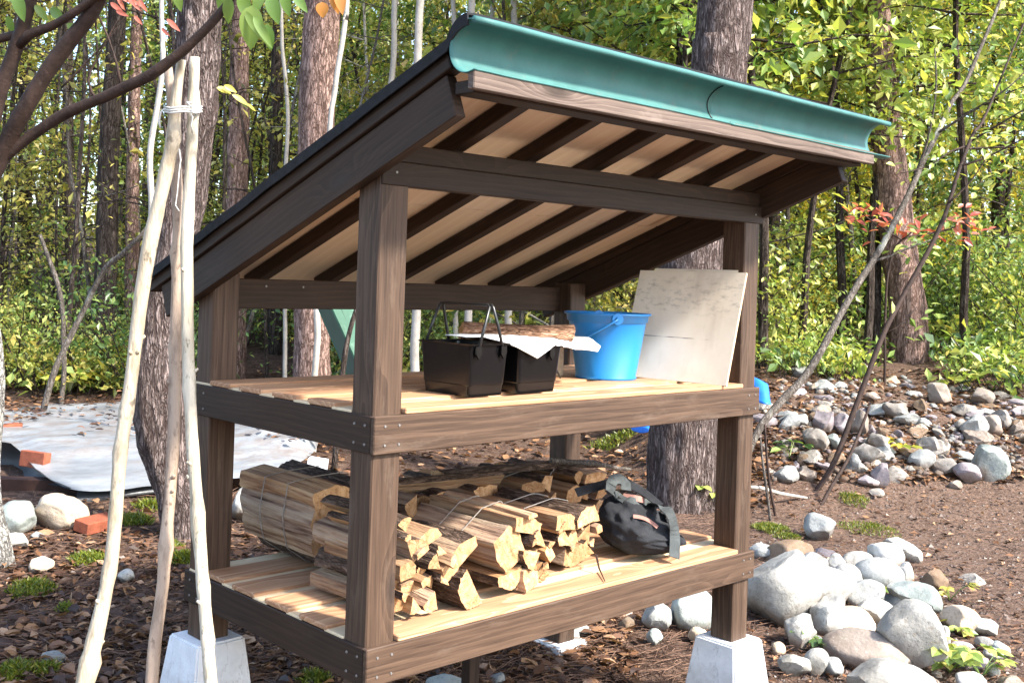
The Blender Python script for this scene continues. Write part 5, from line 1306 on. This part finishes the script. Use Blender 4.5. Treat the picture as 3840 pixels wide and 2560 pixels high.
# dark branched tree reaching in at the top left
def limb_tree():
    base = pd(-330, 2500, 3.2); base.z = gz(base.x, base.y)
    t = thing('branching_tree', 'dark smooth-barked tree whose forked limbs cross the top left corner', 'tree', base)
    mb = MB()
    j = pd(-130, 980, 3.1)
    def add(path, close=True):
        P, R = smooth_path([pd(a, b, d) for a, b, d, _ in path], [wd / 2 * d / FOC for _, _, d, wd in path], .03)
        tube(mb, P, R, 14, 0, lambda v, an, i: .0016 * noise.noise(v * 16) + .001 * noise.noise(v * 40)); return P
    P, R = smooth_path([base - Vector((0, 0, .15)), base + Vector((.0, .02, .5)), j + Vector((-.02, 0, -.45)), j], [.060, .047, .039, .033], .05)
    tube(mb, P, R, 16, 0, lambda v, an, i: .003 * noise.noise(v * 12))
    add([(-130, 980, 3.1, 80), (-70, 760, 3.08, 70), (15, 560, 3.05, 66), (95, 405, 3.0, 62), (190, 250, 2.97, 60), (265, 150, 2.95, 58), (340, 55, 2.93, 54), (400, -60, 2.9, 50)])
    add([(-120, 940, 3.1, 70), (-60, 600, 3.05, 62), (0, 345, 3.02, 56), (45, 220, 3.0, 54), (80, 120, 2.98, 52), (105, 30, 2.96, 50), (130, -70, 2.95, 46)])
    add([(62, 175, 2.99, 44), (110, 130, 2.97, 38), (190, 100, 2.95, 34), (260, 60, 2.92, 32), (330, 10, 2.9, 30), (400, -50, 2.88, 28)])
    add([(-90, 165, 3.0, 30), (0, 145, 3.0, 32), (60, 130, 2.99, 34), (85, 110, 2.98, 34)])
    add([(-125, 960, 3.1, 60), (-60, 690, 3.08, 44), (0, 605, 3.06, 42), (110, 515, 3.04, 42), (250, 425, 3.0, 42), (390, 365, 2.96, 42), (480, 322, 2.93, 44), (560, 285, 2.9, 44), (650, 220, 2.88, 42), (720, 160, 2.86, 38), (790, 90, 2.84, 34), (850, 20, 2.82, 30), (900, -60, 2.8, 26)])
    add([(365, 375, 2.97, 14), (330, 300, 2.97, 9), (390, 170, 2.96, 7), (450, 60, 2.95, 5)]); add([(230, 330, 2.99, 10), (320, 240, 2.98, 7), (420, 130, 2.97, 5), (470, 60, 2.97, 4)])
    add([(455, 330, 2.94, 12), (440, 250, 2.94, 9), (405, 140, 2.94, 7), (360, 40, 2.94, 6)])
    rl = random.Random(66); cr = MB()
    for (a, b, d) in [(400, -60, 2.9), (130, -70, 2.95), (400, -50, 2.88), (900, -60, 2.8)]:
        p0 = pd(a, b, d)
        for k in range(4):
            dv = Vector((rl.uniform(-.5, .5), rl.uniform(-.5, .5), 1)).normalized(); l = rl.uniform(.6, 1.3)
            B = [p0 - dv * .03, p0 + dv * l * .5 + rv(rl, .06), p0 + dv * l]; tube(mb, B, [.013, .009, .003], 7)
            for _ in range(26):
                q = p0.lerp(p0 + dv * l, rl.uniform(.3, 1)) + rv(rl, .2)
                if q.z < 2.2: continue
                leaf(cr, q, rv(rl) + Vector((0, 0, -.5)), Vector((0, 0, 1)) + rv(rl, .6), rl.uniform(.07, .12), rl.uniform(.04, .06))
    cr.obj('foliage', M['leaf_big'], t)
    mb.obj('trunk', M['bark_limb'], t, smooth=True)
    # dangling broad leaves and a few coloured ones
    def lf(name, mat, x, y, d, dx, dy, L, wd, rot=0.0, lab=None):
        m2 = MB(); p = pd(x, y, d); q = pd(x + dx, y + dy, d + rot * .05); dirv = (q - p)
        Lm = dirv.length; leaf_big(m2, p, dirv.normalized(), (-FW + Vector((0, 0, rot))).normalized(), Lm * .85, Lm * wd * .8)
        o = m2.obj(name, M[mat], t, smooth=True)
        if lab: o['label'] = lab
    def leaf_big(m2, p, d, nrm, L, Wd):
        s = d.cross(nrm).normalized(); n = s.cross(d); K = 10
        vs = []; fs = []
        for i in range(K + 1):
            f = i / K; wv = Wd * .5 * (math.sin(math.pi * f ** .8) ** .8) * (1 - .15 * f)
            c = p + d * L * f + n * (-.16 * L * f * f)
            vs += [c - s * wv + n * wv * .25, c, c + s * wv + n * wv * .25]
        for i in range(K):
            for k in range(2): a = i * 3 + k; fs.append((a, a + 1, a + 4, a + 3))
        m2.add(vs, fs)
    for a in [(948, 20, 2.8, -15, 195, .1, .62, .2), (915, 40, 2.8, 110, 160, .1, .22, -.2), (950, 60, 2.78, 85, 140, .1, .30, .3), (1010, -20, 2.8, 40, 130, .1, .55, .1), (860, -10, 2.8, -10, 120, .1, .5, .4), (905, -30, 2.85, 30, 130, .1, .5, -.3), (985, -40, 2.8, -40, 110, .1, .5, 0), (1060, -30, 2.75, 30, 110, .1, .5, .3), (1095, -30, 2.8, 70, 90, .1, .45, .2), (840, -40, 2.9, -30, 90, .1, .5, .2), (1000, 90, 2.8, 20, 120, .1, .5, .3), (660, -40, 2.9, 20, 100, .1, .5, .2), (60, -30, 2.9, 30, 130, .1, .5, .1), (130, 20, 2.95, 60, 70, .1, .5, .4), (190, 30, 3.0, 60, 60, .1, .6, .1), (30, 60, 3.0, 20, 80, .1, .5, .3), (250, 90, 3.0, 60, 40, .1, .6, .3)]:
        lf('leaf', 'leaf_big', a[0], a[1], a[2], a[3], a[4], a[5], a[6], a[7])
    for a in [(1208, 8, 2.7, 2, 70, .1, .95, .1), (1240, -40, 2.7, 35, 110, .1, .45, .2), (1270, -50, 2.7, 15, 120, .1, .5, -.2)]:
        lf('leaf', 'leaf_orange', a[0], a[1], a[2], a[3], a[4], a[5], a[6], a[7], 'orange leaf')
    for i in range(12):
        a = random.uniform(0, 1); x = 420 + 230 * a; y = 10 + 160 * a * a
        lf('leaf', 'leaf_red', x + random.uniform(-40, 40), y + random.uniform(-40, 30), 2.75, random.uniform(20, 60), random.uniform(15, 60), .1, .35, random.uniform(-.3, .3), 'red maple leaf')
    for a in [(812, 330, 2.9, 70, 20, .1, .5, .5), (870, 355, 2.9, 80, 45, .1, .35, .5), (840, 320, 2.9, 60, 30, .1, .45, .3), (925, 390, 2.9, 45, 30, .1, .3, .5)]:
        lf('leaf', 'leaf_yellow', a[0], a[1], a[2], a[3], a[4], a[5], a[6], a[7], 'pale yellow leaf')
limb_tree()

# ------------------------------------------------------------------ the wood behind: repeated saplings and shrubs
def sapling_proto(kind, seed):
    rnd = random.Random(seed); tr = MB(); lv = MB()
    def spray(p, d, n, L, spread, flat=.5):
        for _ in range(n):
            c = p + Vector((rnd.gauss(0, spread), rnd.gauss(0, spread), rnd.gauss(0, spread * flat)))
            dd = (d * .5 + rv(rnd, .9) + Vector((0, 0, -.3))).normalized()
            k_ = rnd.choice([.55, .75, .9, 1.0, 1.2, 1.6]); leaf(lv, c, dd, Vector((0, 0, 1)) + rv(rnd, .8), L * k_ * rnd.uniform(.85, 1.15), L * k_ * rnd.uniform(.40, .66), simple=L < .10)
    H = {'leafy': 6.5, 'thin': 6.0, 'bush': 1.5, 'broad': 6.5, 'low': .5}[kind]
    if kind in ('leafy', 'thin', 'broad'):
        r0 = {'leafy': .030, 'thin': .022, 'broad': .045}[kind]
        p = Vector((0, 0, -.1)); pts = [p]; dr = Vector((rnd.uniform(-.12, .12), rnd.uniform(-.12, .12), 1))
        for i in range(10):
            dr = (dr + rv(rnd, .10)); dr.z = 1; p = p + dr * (H / 10); pts.append(p)
        P, R = smooth_path(pts, [r0 * (1 - .75 * i / 10) for i in range(11)], .25)
        tube(tr, P, R, 7)
        nb = {'leafy': 34, 'thin': 22, 'broad': 34}[kind]
        for b in range(nb):
            f = rnd.uniform({'leafy': .12, 'thin': .2, 'broad': .36}[kind], 1.0); q = P[min(len(P) - 1, int(f * len(P)))]
            a = rnd.uniform(0, 6.283); L = rnd.uniform(.5, 1.5) * (1.15 - .5 * f)
            d = Vector((math.cos(a), math.sin(a), rnd.uniform(-.05, .55))).normalized()
            B = [q, q + d * L * .35 + rv(rnd, .04), q + d * L * .7 + rv(rnd, .07) + Vector((0, 0, .03)), q + d * L + rv(rnd, .1) - Vector((0, 0, .05))]
            tube(tr, B, [r0 * .32, r0 * .24, r0 * .16, r0 * .08], 4, cap=False)
            n = {'leafy': 19, 'thin': 5, 'broad': 15}[kind]; sz = {'leafy': .068, 'thin': .06, 'broad': .092}[kind]
            for t in ((.3, .5, .7, .85, 1.0) if kind != 'thin' else (.6, .8, 1.0)): spray(q + d * L * t, d, n, sz, .14 if kind != 'thin' else .10, .55)
    elif kind == 'bush':
        for s in range(9):
            a = rnd.uniform(0, 6.283); l = rnd.uniform(.7, 1.5); d = Vector((math.cos(a) * .5, math.sin(a) * .5, 1)).normalized()
            q = Vector((rnd.uniform(-.25, .25), rnd.uniform(-.25, .25), -.05)); B = [q, q + d * l * .5, q + d * l + Vector((math.cos(a), math.sin(a), -.3)) * .2]
            tube(tr, B, [.010, .007, .003], 4, cap=False)
            for t in (.25, .45, .65, .8, .95): spray(q + d * l * t, d, 22, .058, .17, .7)
    else:
        for s in range(14):
            a = rnd.uniform(0, 6.283); l = rnd.uniform(.15, .5); d = Vector((math.cos(a) * .8, math.sin(a) * .8, 1)).normalized(); q = Vector((rnd.uniform(-.2, .2), rnd.uniform(-.2, .2), -.02))
            tube(tr, [q, q + d * l * .6, q + d * l], [.004, .003, .002], 4, cap=False)
            spray(q + d * l * .8, d, 11, .072, .085, .5)
    return tr.mesh('trunk', M['bark_dark']), lv.mesh('foliage', M['leaf_yg'])
KINDS = {'leafy': 4, 'thin': 4, 'bush': 4, 'broad': 3, 'low': 3}
PROTO = {k: [sapling_proto(k, 900 + i * 7 + len(k)) for i in range(n)] for k, n in KINDS.items()}
# material variants of the prototype foliage share geometry by copies of the mesh
VAR = {}
def variant(k, i, tm, lm):
    key = (k, i, tm, lm)
    if key not in VAR:
        a, b = PROTO[k][i]; a = a.copy(); b = b.copy(); a.materials[0] = M[tm]; b.materials[0] = M[lm]; VAR[key] = (a, b)
    return VAR[key]
protos = {}
def plant(k, i, tm, lm, loc, rz, sc, name, label, cat, group):
    a, b = variant(k, i, tm, lm)
    t = thing(name, label, cat, loc, group); t.rotation_euler.z = rz; t.scale = (sc, sc, sc)
    for nm, me in (('trunk' if k in ('leafy', 'thin', 'broad') else 'stems', a), ('foliage', b)):
        o = D.objects.new(nm, me); COL.objects.link(o); o.parent = t
    return t
rnd = random.Random(77)
def clear_of(x, y):
    u, d = uw(x, y)
    return True
def fill(n, kind, pxr, dr, lms, tms, label, name, cat, group, sc=(.8, 1.2), seed=0, power=1.0):
    rnd = random.Random(seed); k = 0; tries = 0
    while k < n and tries < n * 20:
        tries += 1
        px = rnd.uniform(*pxr); d = dr[0] + (dr[1] - dr[0]) * rnd.random() ** power
        p = CAM + ray(px, 1000) * d; p.z = gz(p.x, p.y)
        # keep the tarpaulin, the shed and the rubble bank free
        u, dd = uw(p.x, p.y)
        if dd < 9.6 and px < 1300: continue
        if dd < 9.8 and px > 2800 and kind not in ('low', 'broad'): continue
        if kind == 'broad' and dd < 9.6 and 2800 < px < 3750: continue
        if kind == 'bush' and dd < 11.7 and 3020 < px < 3780: continue
        if kind == 'low' and dd < 10.9 and 3180 < px < 3640: continue
        if kind == 'bush' and dd < 12.6 and 830 < px < 1260: continue
        if dd < 12.2 and 3080 < px < 3640 and kind not in ('low', 'broad') and not (kind == 'bush' and (dd > 11.2 or not 3200 < px < 3600)): continue
        plant(kind, rnd.randrange(KINDS[kind]), rnd.choice(tms), rnd.choice(lms), p, rnd.uniform(0, 6.28), rnd.uniform(*sc), name, label, cat, group); k += 1
fill(60, 'thin', (-150, 1300), (9.7, 19), ['leaf_olive', 'leaf_yg', 'leaf_olive'], ['bark_dark', 'bark_dark', 'bark_stick'], 'one of the slender dark sparsely leaved saplings crowding the thicket on the left', 'sapling', 'sapling', 'thin saplings of the left thicket', (.8, 1.3), 1)
fill(33, 'leafy', (-200, 1400), (12.5, 24), ['leaf_olive', 'leaf_yg', 'leaf_green'], ['bark_dark'], 'one of the olive leaved young trees deep in the wood on the left', 'young_tree', 'tree', 'young trees deep in the left wood', (.9, 1.3), 2)
fill(42, 'leafy', (1250, 2750), (10, 24), ['leaf_yg', 'leaf_yg', 'leaf_olive', 'leaf_green'], ['bark_birch', 'bark_dark', 'bark_stick'], 'one of the yellow-green young trees in the wood above and behind the roof', 'young_tree', 'tree', 'young trees behind the roof', (.9, 1.3), 3)
fill(46, 'leafy', (2650, 4050), (10.5, 22), ['leaf_yg', 'leaf_yellow', 'leaf_green', 'leaf_green', 'leaf_olive'], ['bark_dark', 'bark_stick'], 'one of the bright yellow-green young trees in the wood on the right', 'young_tree', 'tree', 'young trees of the right wood', (.9, 1.3), 4)
fill(13, 'broad', (2450, 3800), (8.2, 11.5), ['leaf_big', 'leaf_yg'], ['bark_dark'], 'one of the large-leaved young trees hanging over the right side of the shed', 'broadleaf_tree', 'tree', 'large-leaved trees at the right', (.85, 1.1), 5)
fill(46, 'bush', (2780, 4000), (9.9, 16), ['leaf_yg', 'leaf_yg', 'leaf_green'], ['bark_dark'], 'one of the bright green shrubs behind the rubble bank', 'shrub', 'shrub', 'shrubs behind the rubble bank', (.7, 1.25), 6, 1.3)
fill(34, 'bush', (1050, 2800), (9.6, 16), ['leaf_green', 'leaf_olive', 'leaf_yg'], ['bark_dark'], 'one of the green shrubs seen through and behind the shed', 'shrub', 'shrub', 'shrubs behind the shed', (.6, 1.1), 7)
fill(34, 'bush', (-200, 1100), (10, 15), ['leaf_olive', 'leaf_yg', 'leaf_green'], ['bark_dark'], 'one of the low dull shrubs under the thicket on the left', 'shrub', 'shrub', 'shrubs under the left thicket', (.5, .95), 8)
fill(26, 'low', (-150, 620), (9.7, 11.5), ['leaf_yellow', 'leaf_yg', 'leaf_olive', 'leaf_green'], ['bark_dark'], 'one of the low yellow-leaved plants behind the tarpaulin', 'yellow_plant', 'plant', 'yellow plants behind the tarpaulin', (.7, 1.3), 9)
fill(30, 'low', (2850, 4000), (9.0, 11), ['leaf_yg', 'leaf_green'], ['bark_dark'], 'one of the low green plants along the back of the rubble bank', 'green_plant', 'plant', 'low plants behind the rubble bank', (.7, 1.3), 10)
# small red-leaved spray in front of the leaning pine
stem('red_leaved_sapling', 'thin sapling with salmon red leaves in front of the leaning pine', [(3560, 860, 9.4, 7), (3470, 880, 9.4, 8), (3380, 900, 9.4, 8), (3330, 1000, 9.4, 9), (3320, 1200, 9.4, 10), (3318, 1400, 9.4, 11)], 'bark_limb',
     branches=[[(3380, 900, 9.4, 6), (3300, 850, 9.4, 5), (3230, 800, 9.4, 4)], [(3470, 880, 9.4, 6), (3560, 860, 9.4, 5), (3640, 820, 9.4, 4)], [(3380, 900, 9.4, 6), (3420, 870, 9.3, 4), (3440, 830, 9.3, 3)]], leaves=('leaf_red', .095, .8, 7, .12), seed=51)
# far wood that reads as one mass
def far_wood():
    rnd = random.Random(4); mb = MB()
    for _ in range(21000):
        px = rnd.uniform(-500, 4400); d = rnd.uniform(22, 40); p = CAM + ray(px, 1000) * d
        z = gz(p.x, p.y) + 11 * rnd.random() ** 1.15
        cl = noise.noise((p.x * .35, p.y * .35, z * .5))
        if cl < -.12 and rnd.random() < .8: continue
        leaf(mb, Vector((p.x, p.y, z)), rv(rnd) + Vector((0, 0, -.2)), Vector((0, 0, 1)) + rv(rnd, .9), rnd.uniform(.22, .42), rnd.uniform(.14, .24), simple=True)
    o = mb.obj('far_wood', M['leaf_olive'], loc=(0, 0, 0)); tag(o, 'distant yellowing wood filling the view behind the nearer trees', 'wood', kind='stuff')
    mb = MB()
    for _ in range(130):
        px = rnd.uniform(-400, 4300); d = rnd.uniform(20, 38); p = CAM + ray(px, 1000) * d; p.z = gz(p.x, p.y)
        r = rnd.uniform(.04, .14); tube(mb, [p - Vector((0, 0, .2)), p + Vector((rnd.uniform(-.3, .3), 0, 5)), p + Vector((rnd.uniform(-.6, .6), 0, 11))], [r, r * .8, r * .5], 6)
    o = mb.obj('far_trunks', M['bark_dark'], loc=(0, 0, 0)); tag(o, 'distant trunks standing in the far wood', 'wood', kind='stuff')
far_wood()

# green painted metal sheet behind the shed
def green_sheet():
    A = [pd(1190, 1100, 7.9), pd(1300, 1410, 7.55), pd(1300, 1100, 8.2)]
    t = thing('metal_sheet', 'green ribbed metal sheeting leaning in the wood behind the near post', 'sheet', pd(1300, 1400, 7.6))
    def quad(name, a, b, c, d, mat):
        mb = MB(); n = (b - a).cross(d - a).normalized() * .012
        vs = [a, b, c, d, a + n, b + n, c + n, d + n]
        mb.add(vs, [(0, 1, 2, 3), (7, 6, 5, 4), (0, 4, 5, 1), (1, 5, 6, 2), (2, 6, 7, 3), (3, 7, 4, 0)]); return mb.obj(name, M[mat], t)
    a0, a1 = pd(1168, 1090, 7.75), pd(1306, 1405, 7.6); b0, b1 = pd(1218, 1090, 7.6), pd(1362, 1405, 7.45)
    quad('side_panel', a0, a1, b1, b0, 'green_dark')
    c0, c1 = pd(1345, 1090, 7.75), pd(1430, 1405, 7.6)
    quad('front_panel', b0, b1, c1, c0, 'green')
    for f in (0.0, .28, .56, .84):
        mb = MB(); p, q = b0.lerp(c0, f), b1.lerp(c1, f); tube(mb, [p - FW * .012, q - FW * .012], .012, 6); mb.obj('rib', M['green'], t)
    mb = MB(); tube(mb, [a0 - FW * .01, a1 - FW * .01], .01, 6); mb.obj('rib', M['green'], t)
green_sheet()
# blue tarpaulin scraps by the bank
def scrap(pix, lb, sd):
    mb = MB(); c = [pd(*q) for q in pix]; vs = []; fs = []; n = 8
    for i in range(n + 1):
        for j in range(n + 1):
            u, v = i / n, j / n; q = c[0] * (1 - u) * (1 - v) + c[1] * u * (1 - v) + c[2] * u * v + c[3] * (1 - u) * v
            vs.append(q + Vector((0, 0, .02 * noise.noise(q * 9 + Vector((sd, 0, 0))))) - FW * (.05 * noise.noise(q * 7) + .06 * math.sin(u * 3)))
    for i in range(n):
        for j in range(n): a = i * (n + 1) + j; fs.append((a, a + 1, a + n + 2, a + n + 1))
    mb.add(vs, fs); o = mb.obj('tarpaulin', M['bluetarp'], loc=c[3], smooth=True)
    md = o.modifiers.new('solid', 'SOLIDIFY'); md.thickness = .004
    tag(o, lb, 'tarpaulin')
scrap([(2815, 1408, 7.0), (2880, 1438, 6.95), (2890, 1512, 6.8), (2838, 1505, 6.8)], 'crumpled blue tarpaulin scrap beside the right front post at the bank', 1)
scrap([(2360, 1590, 7.4), (2450, 1585, 7.4), (2445, 1622, 7.2), (2372, 1618, 7.2)], 'blue tarpaulin scrap on the ground seen under the upper shelf beam', 2)

# ------------------------------------------------------------------ ground cover
def litter():
    rnd = random.Random(21); mb = MB(); tw = MB(); pb = MB()
    def put(px, py, L, lift=.004):
        g, d = ghit(px, py)
        if d > 16: return
        a = rnd.uniform(0, 6.283); dd = Vector((math.cos(a), math.sin(a), rnd.uniform(-.25, .35)))
        leaf(mb, g + Vector((0, 0, lift + rnd.uniform(0, .015))), dd, Vector((0, 0, 1)) + rv(rnd, .55), L, L * rnd.uniform(.4, .65), bend=rnd.uniform(-.1, .35), simple=L < .055)
    for _ in range(9000):      # left and under the shed
        put(rnd.uniform(-80, 2400), 1880 + 700 * rnd.random() ** .9, rnd.choice([.022, .03, .04, .05, .065]) * rnd.uniform(.8, 1.2))
    for _ in range(2600):      # behind the shed
        put(rnd.uniform(850, 2900), rnd.uniform(1380, 1900), rnd.uniform(.05, .09))
    for _ in range(2600):      # right side, thinner
        put(rnd.uniform(2700, 3900), rnd.uniform(1400, 2560), rnd.choice([.014, .018, .022, .03, .05]))
    for _ in range(2600): put(rnd.uniform(2780, 3860), 1390 + 420 * rnd.random(), rnd.uniform(.035, .085))
    for _ in range(700): put(rnd.uniform(-80, 1200), rnd.uniform(1400, 1560), rnd.uniform(.05, .09))
    o = mb.obj('leaf_litter', M['litter'], loc=(0, 0, 0)); tag(o, 'brown fallen leaves covering the ground', 'leaf litter', kind='stuff')
    for _ in range(7000):
        px = rnd.uniform(-60, 3860) if rnd.random() < .75 else rnd.uniform(800, 2900); py = rnd.uniform(1850, 2590) if px < 2700 else rnd.uniform(1500, 2560)
        g, d = ghit(px, py)
        if d > 14: continue
        a = rnd.uniform(0, 6.283); L = rnd.uniform(.05, .16); dv = Vector((math.cos(a), math.sin(a), rnd.uniform(-.08, .16)))
        p = g + Vector((0, 0, .012)); tube(tw, [p, p + dv * L * .5 + rv(rnd, .006), p + dv * L], [.0016, .0014, .0008], 3, cap=False)
    o = tw.obj('twigs', M['twig'], loc=(0, 0, 0)); tag(o, 'dead twigs and needles lying on the soil', 'twigs', kind='stuff')
    for _ in range(2600):
        u = rnd.random(); px = 2700 + 1200 * u; py = 1640 + 930 * rnd.random()
        if px < 3000 and py < 1950 and rnd.random() < .6: continue
        g, d = ghit(px, py)
        if d > 12: continue
        s = rnd.uniform(.005, .014) * (1.7 if rnd.random() < .08 else 1)
        q = [Vector((s * rnd.uniform(.8, 1.4), 0, 0)), Vector((0, s * rnd.uniform(.7, 1.3), 0)), Vector((-s * rnd.uniform(.8, 1.4), 0, 0)), Vector((0, -s * rnd.uniform(.7, 1.3), 0)), Vector((s * .2, s * .1, s * rnd.uniform(.5, .9)))]
        mt = Matrix.Rotation(rnd.uniform(0, 6.28), 3, 'Z'); q = [g + mt @ v for v in q]
        pb.add(q, [(0, 1, 4), (1, 2, 4), (2, 3, 4), (3, 0, 4)])
    o = pb.obj('gravel', M['pebble'], loc=(0, 0, 0)); tag(o, 'small gravel and pebbles on the path', 'gravel', kind='stuff')
    # leaves and needles on the tarpaulin
    mb = MB(); vv = [v for v in tarp_v]
    for _ in range(1900):
        v = Vector(rnd.choice(vv)); u, d = uw(v.x, v.y)
        if noise.noise((v.x * 1.4, v.y * 1.4, 2)) < -.05 or d < 7.0 + rnd.uniform(0, .8): continue
        a = rnd.uniform(0, 6.283); leaf(mb, v + rv(rnd, .05) * Vector((1, 1, 0)).length + Vector((0, 0, .012 - v.z * 0)), Vector((math.cos(a), math.sin(a), .1)), Vector((0, 0, 1)) + rv(rnd, .4), rnd.uniform(.04, .09), rnd.uniform(.02, .045))
    o = mb.obj('leaf_litter', M['litter'], loc=(0, 0, 0)); tag(o, 'dead leaves and needles strewn over the tarpaulin', 'leaf litter', kind='stuff')
    # moss and short grass
    mb = MB()
    def tuft(px, py, rpx, n, L):
        g0, d = ghit(px, py); r = rpx * d / FOC
        for _ in range(int(n * 1.9)):
            a = rnd.uniform(0, 6.283); rr = r * rnd.random() ** .62 * (1 + .35 * noise.noise((math.cos(a) * 1.5 + px, math.sin(a) * 1.5, 2))); x, y = g0.x + rr * math.cos(a), g0.y + rr * math.sin(a)
            p = Vector((x, y, gz(x, y) + .02 * (1 - (rr / r) ** 2)))
            leaf(mb, p, Vector((rnd.uniform(-.9, .9), rnd.uniform(-.9, .9), .7)), rv(rnd), L * rnd.uniform(.35, .85), L * .13, simple=True)
    for a in [(330, 2105, 75, 300, .05), (125, 2215, 85, 420, .05), (500, 1960, 70, 300, .06), (690, 2105, 55, 380, .06), (60, 2530, 80, 380, .05), (170, 2525, 45, 160, .05), (640, 2060, 40, 150, .05), (1180, 2560, 60, 160, .05), (2890, 1985, 70, 700, .035), (2960, 2020, 50, 300, .03), (3260, 1990, 110, 300, .04), (3200, 1880, 60, 140, .05), (560, 1905, 60, 160, .06), (245, 2290, 30, 90, .04), (2450, 1985, 60, 140, .07), (920, 1700, 40, 90, .08), (2300, 1660, 90, 200, .08)]: tuft(*a)
    o = mb.obj('grass', M['grass'], loc=(0, 0, 0)); tag(o, 'bright green moss and short grass tufts in the litter', 'moss', kind='stuff')
litter()
# weeds among the stones
def weed(px, py, n, L, label, mat='leaf_yg', h=.1, seed=0):
    rnd = random.Random(seed); g, d = ghit(px, py); t = thing('weed', label, 'weed', g)
    st = MB(); lv = MB()
    for i in range(n):
        a = rnd.uniform(0, 6.283); dv = Vector((math.cos(a) * .9, math.sin(a) * .9, 1)).normalized(); l = h * rnd.uniform(.5, 1.3); q = g + dv * l
        tube(st, [g, g + dv * l * .5 + Vector((0, 0, .01)), q], [.0025, .002, .0012], 4, cap=False)
        for k in range(3):
            b = a + (k - 1) * .9; leaf(lv, q, Vector((math.cos(b), math.sin(b), -.1)), Vector((0, 0, 1)) + rv(rnd, .4), L * rnd.uniform(.7, 1.2), L * .6)
    st.obj('stems', M['leaf_green'], t); lv.obj('foliage', M[mat], t)
for a in [(3560, 2520, 16, .075, 'bright green leafy weed in the bottom right corner of the stone heap', 'leaf_yg', .13, 1), (3680, 2540, 9, .06, 'smaller green weed right of the corner weed', 'leaf_yg', .10, 2), (3280, 2235, 7, .05, 'tiny yellow-green weed on the grey stone in mid heap', 'leaf_yg', .05, 3), (3090, 2440, 8, .06, 'dark green weed beside the left end of the taupe stone', 'leaf_green', .10, 4), (3600, 2380, 6, .05, 'small weed by the whitish stone right of the granite block', 'leaf_yg', .06, 5), (3560, 2250, 6, .05, 'dry grassy weed right of the greenish angular stone', 'leaf_olive', .10, 6),
          (2960, 1720, 6, .09, 'leafy seedling at the foot of the bank', 'leaf_green', .14, 7), (3390, 1700, 5, .09, 'seedling with orange tinged leaves low on the bank', 'leaf_yellow', .10, 8), (2630, 1900, 10, .10, 'yellow-green vine seedling at the base of the thick pine', 'leaf_yg', .25, 9), (250, 1480, 9, .15, 'yellow-leaved seedling behind the tarpaulin', 'leaf_yellow', .28, 10), (330, 1470, 7, .13, 'pale green plant with pointed leaves behind the tarpaulin', 'leaf_green', .2, 11)]: weed(*a)
print('objects', len(D.objects), 'verts', sum(len(m.vertices) for m in D.meshes))
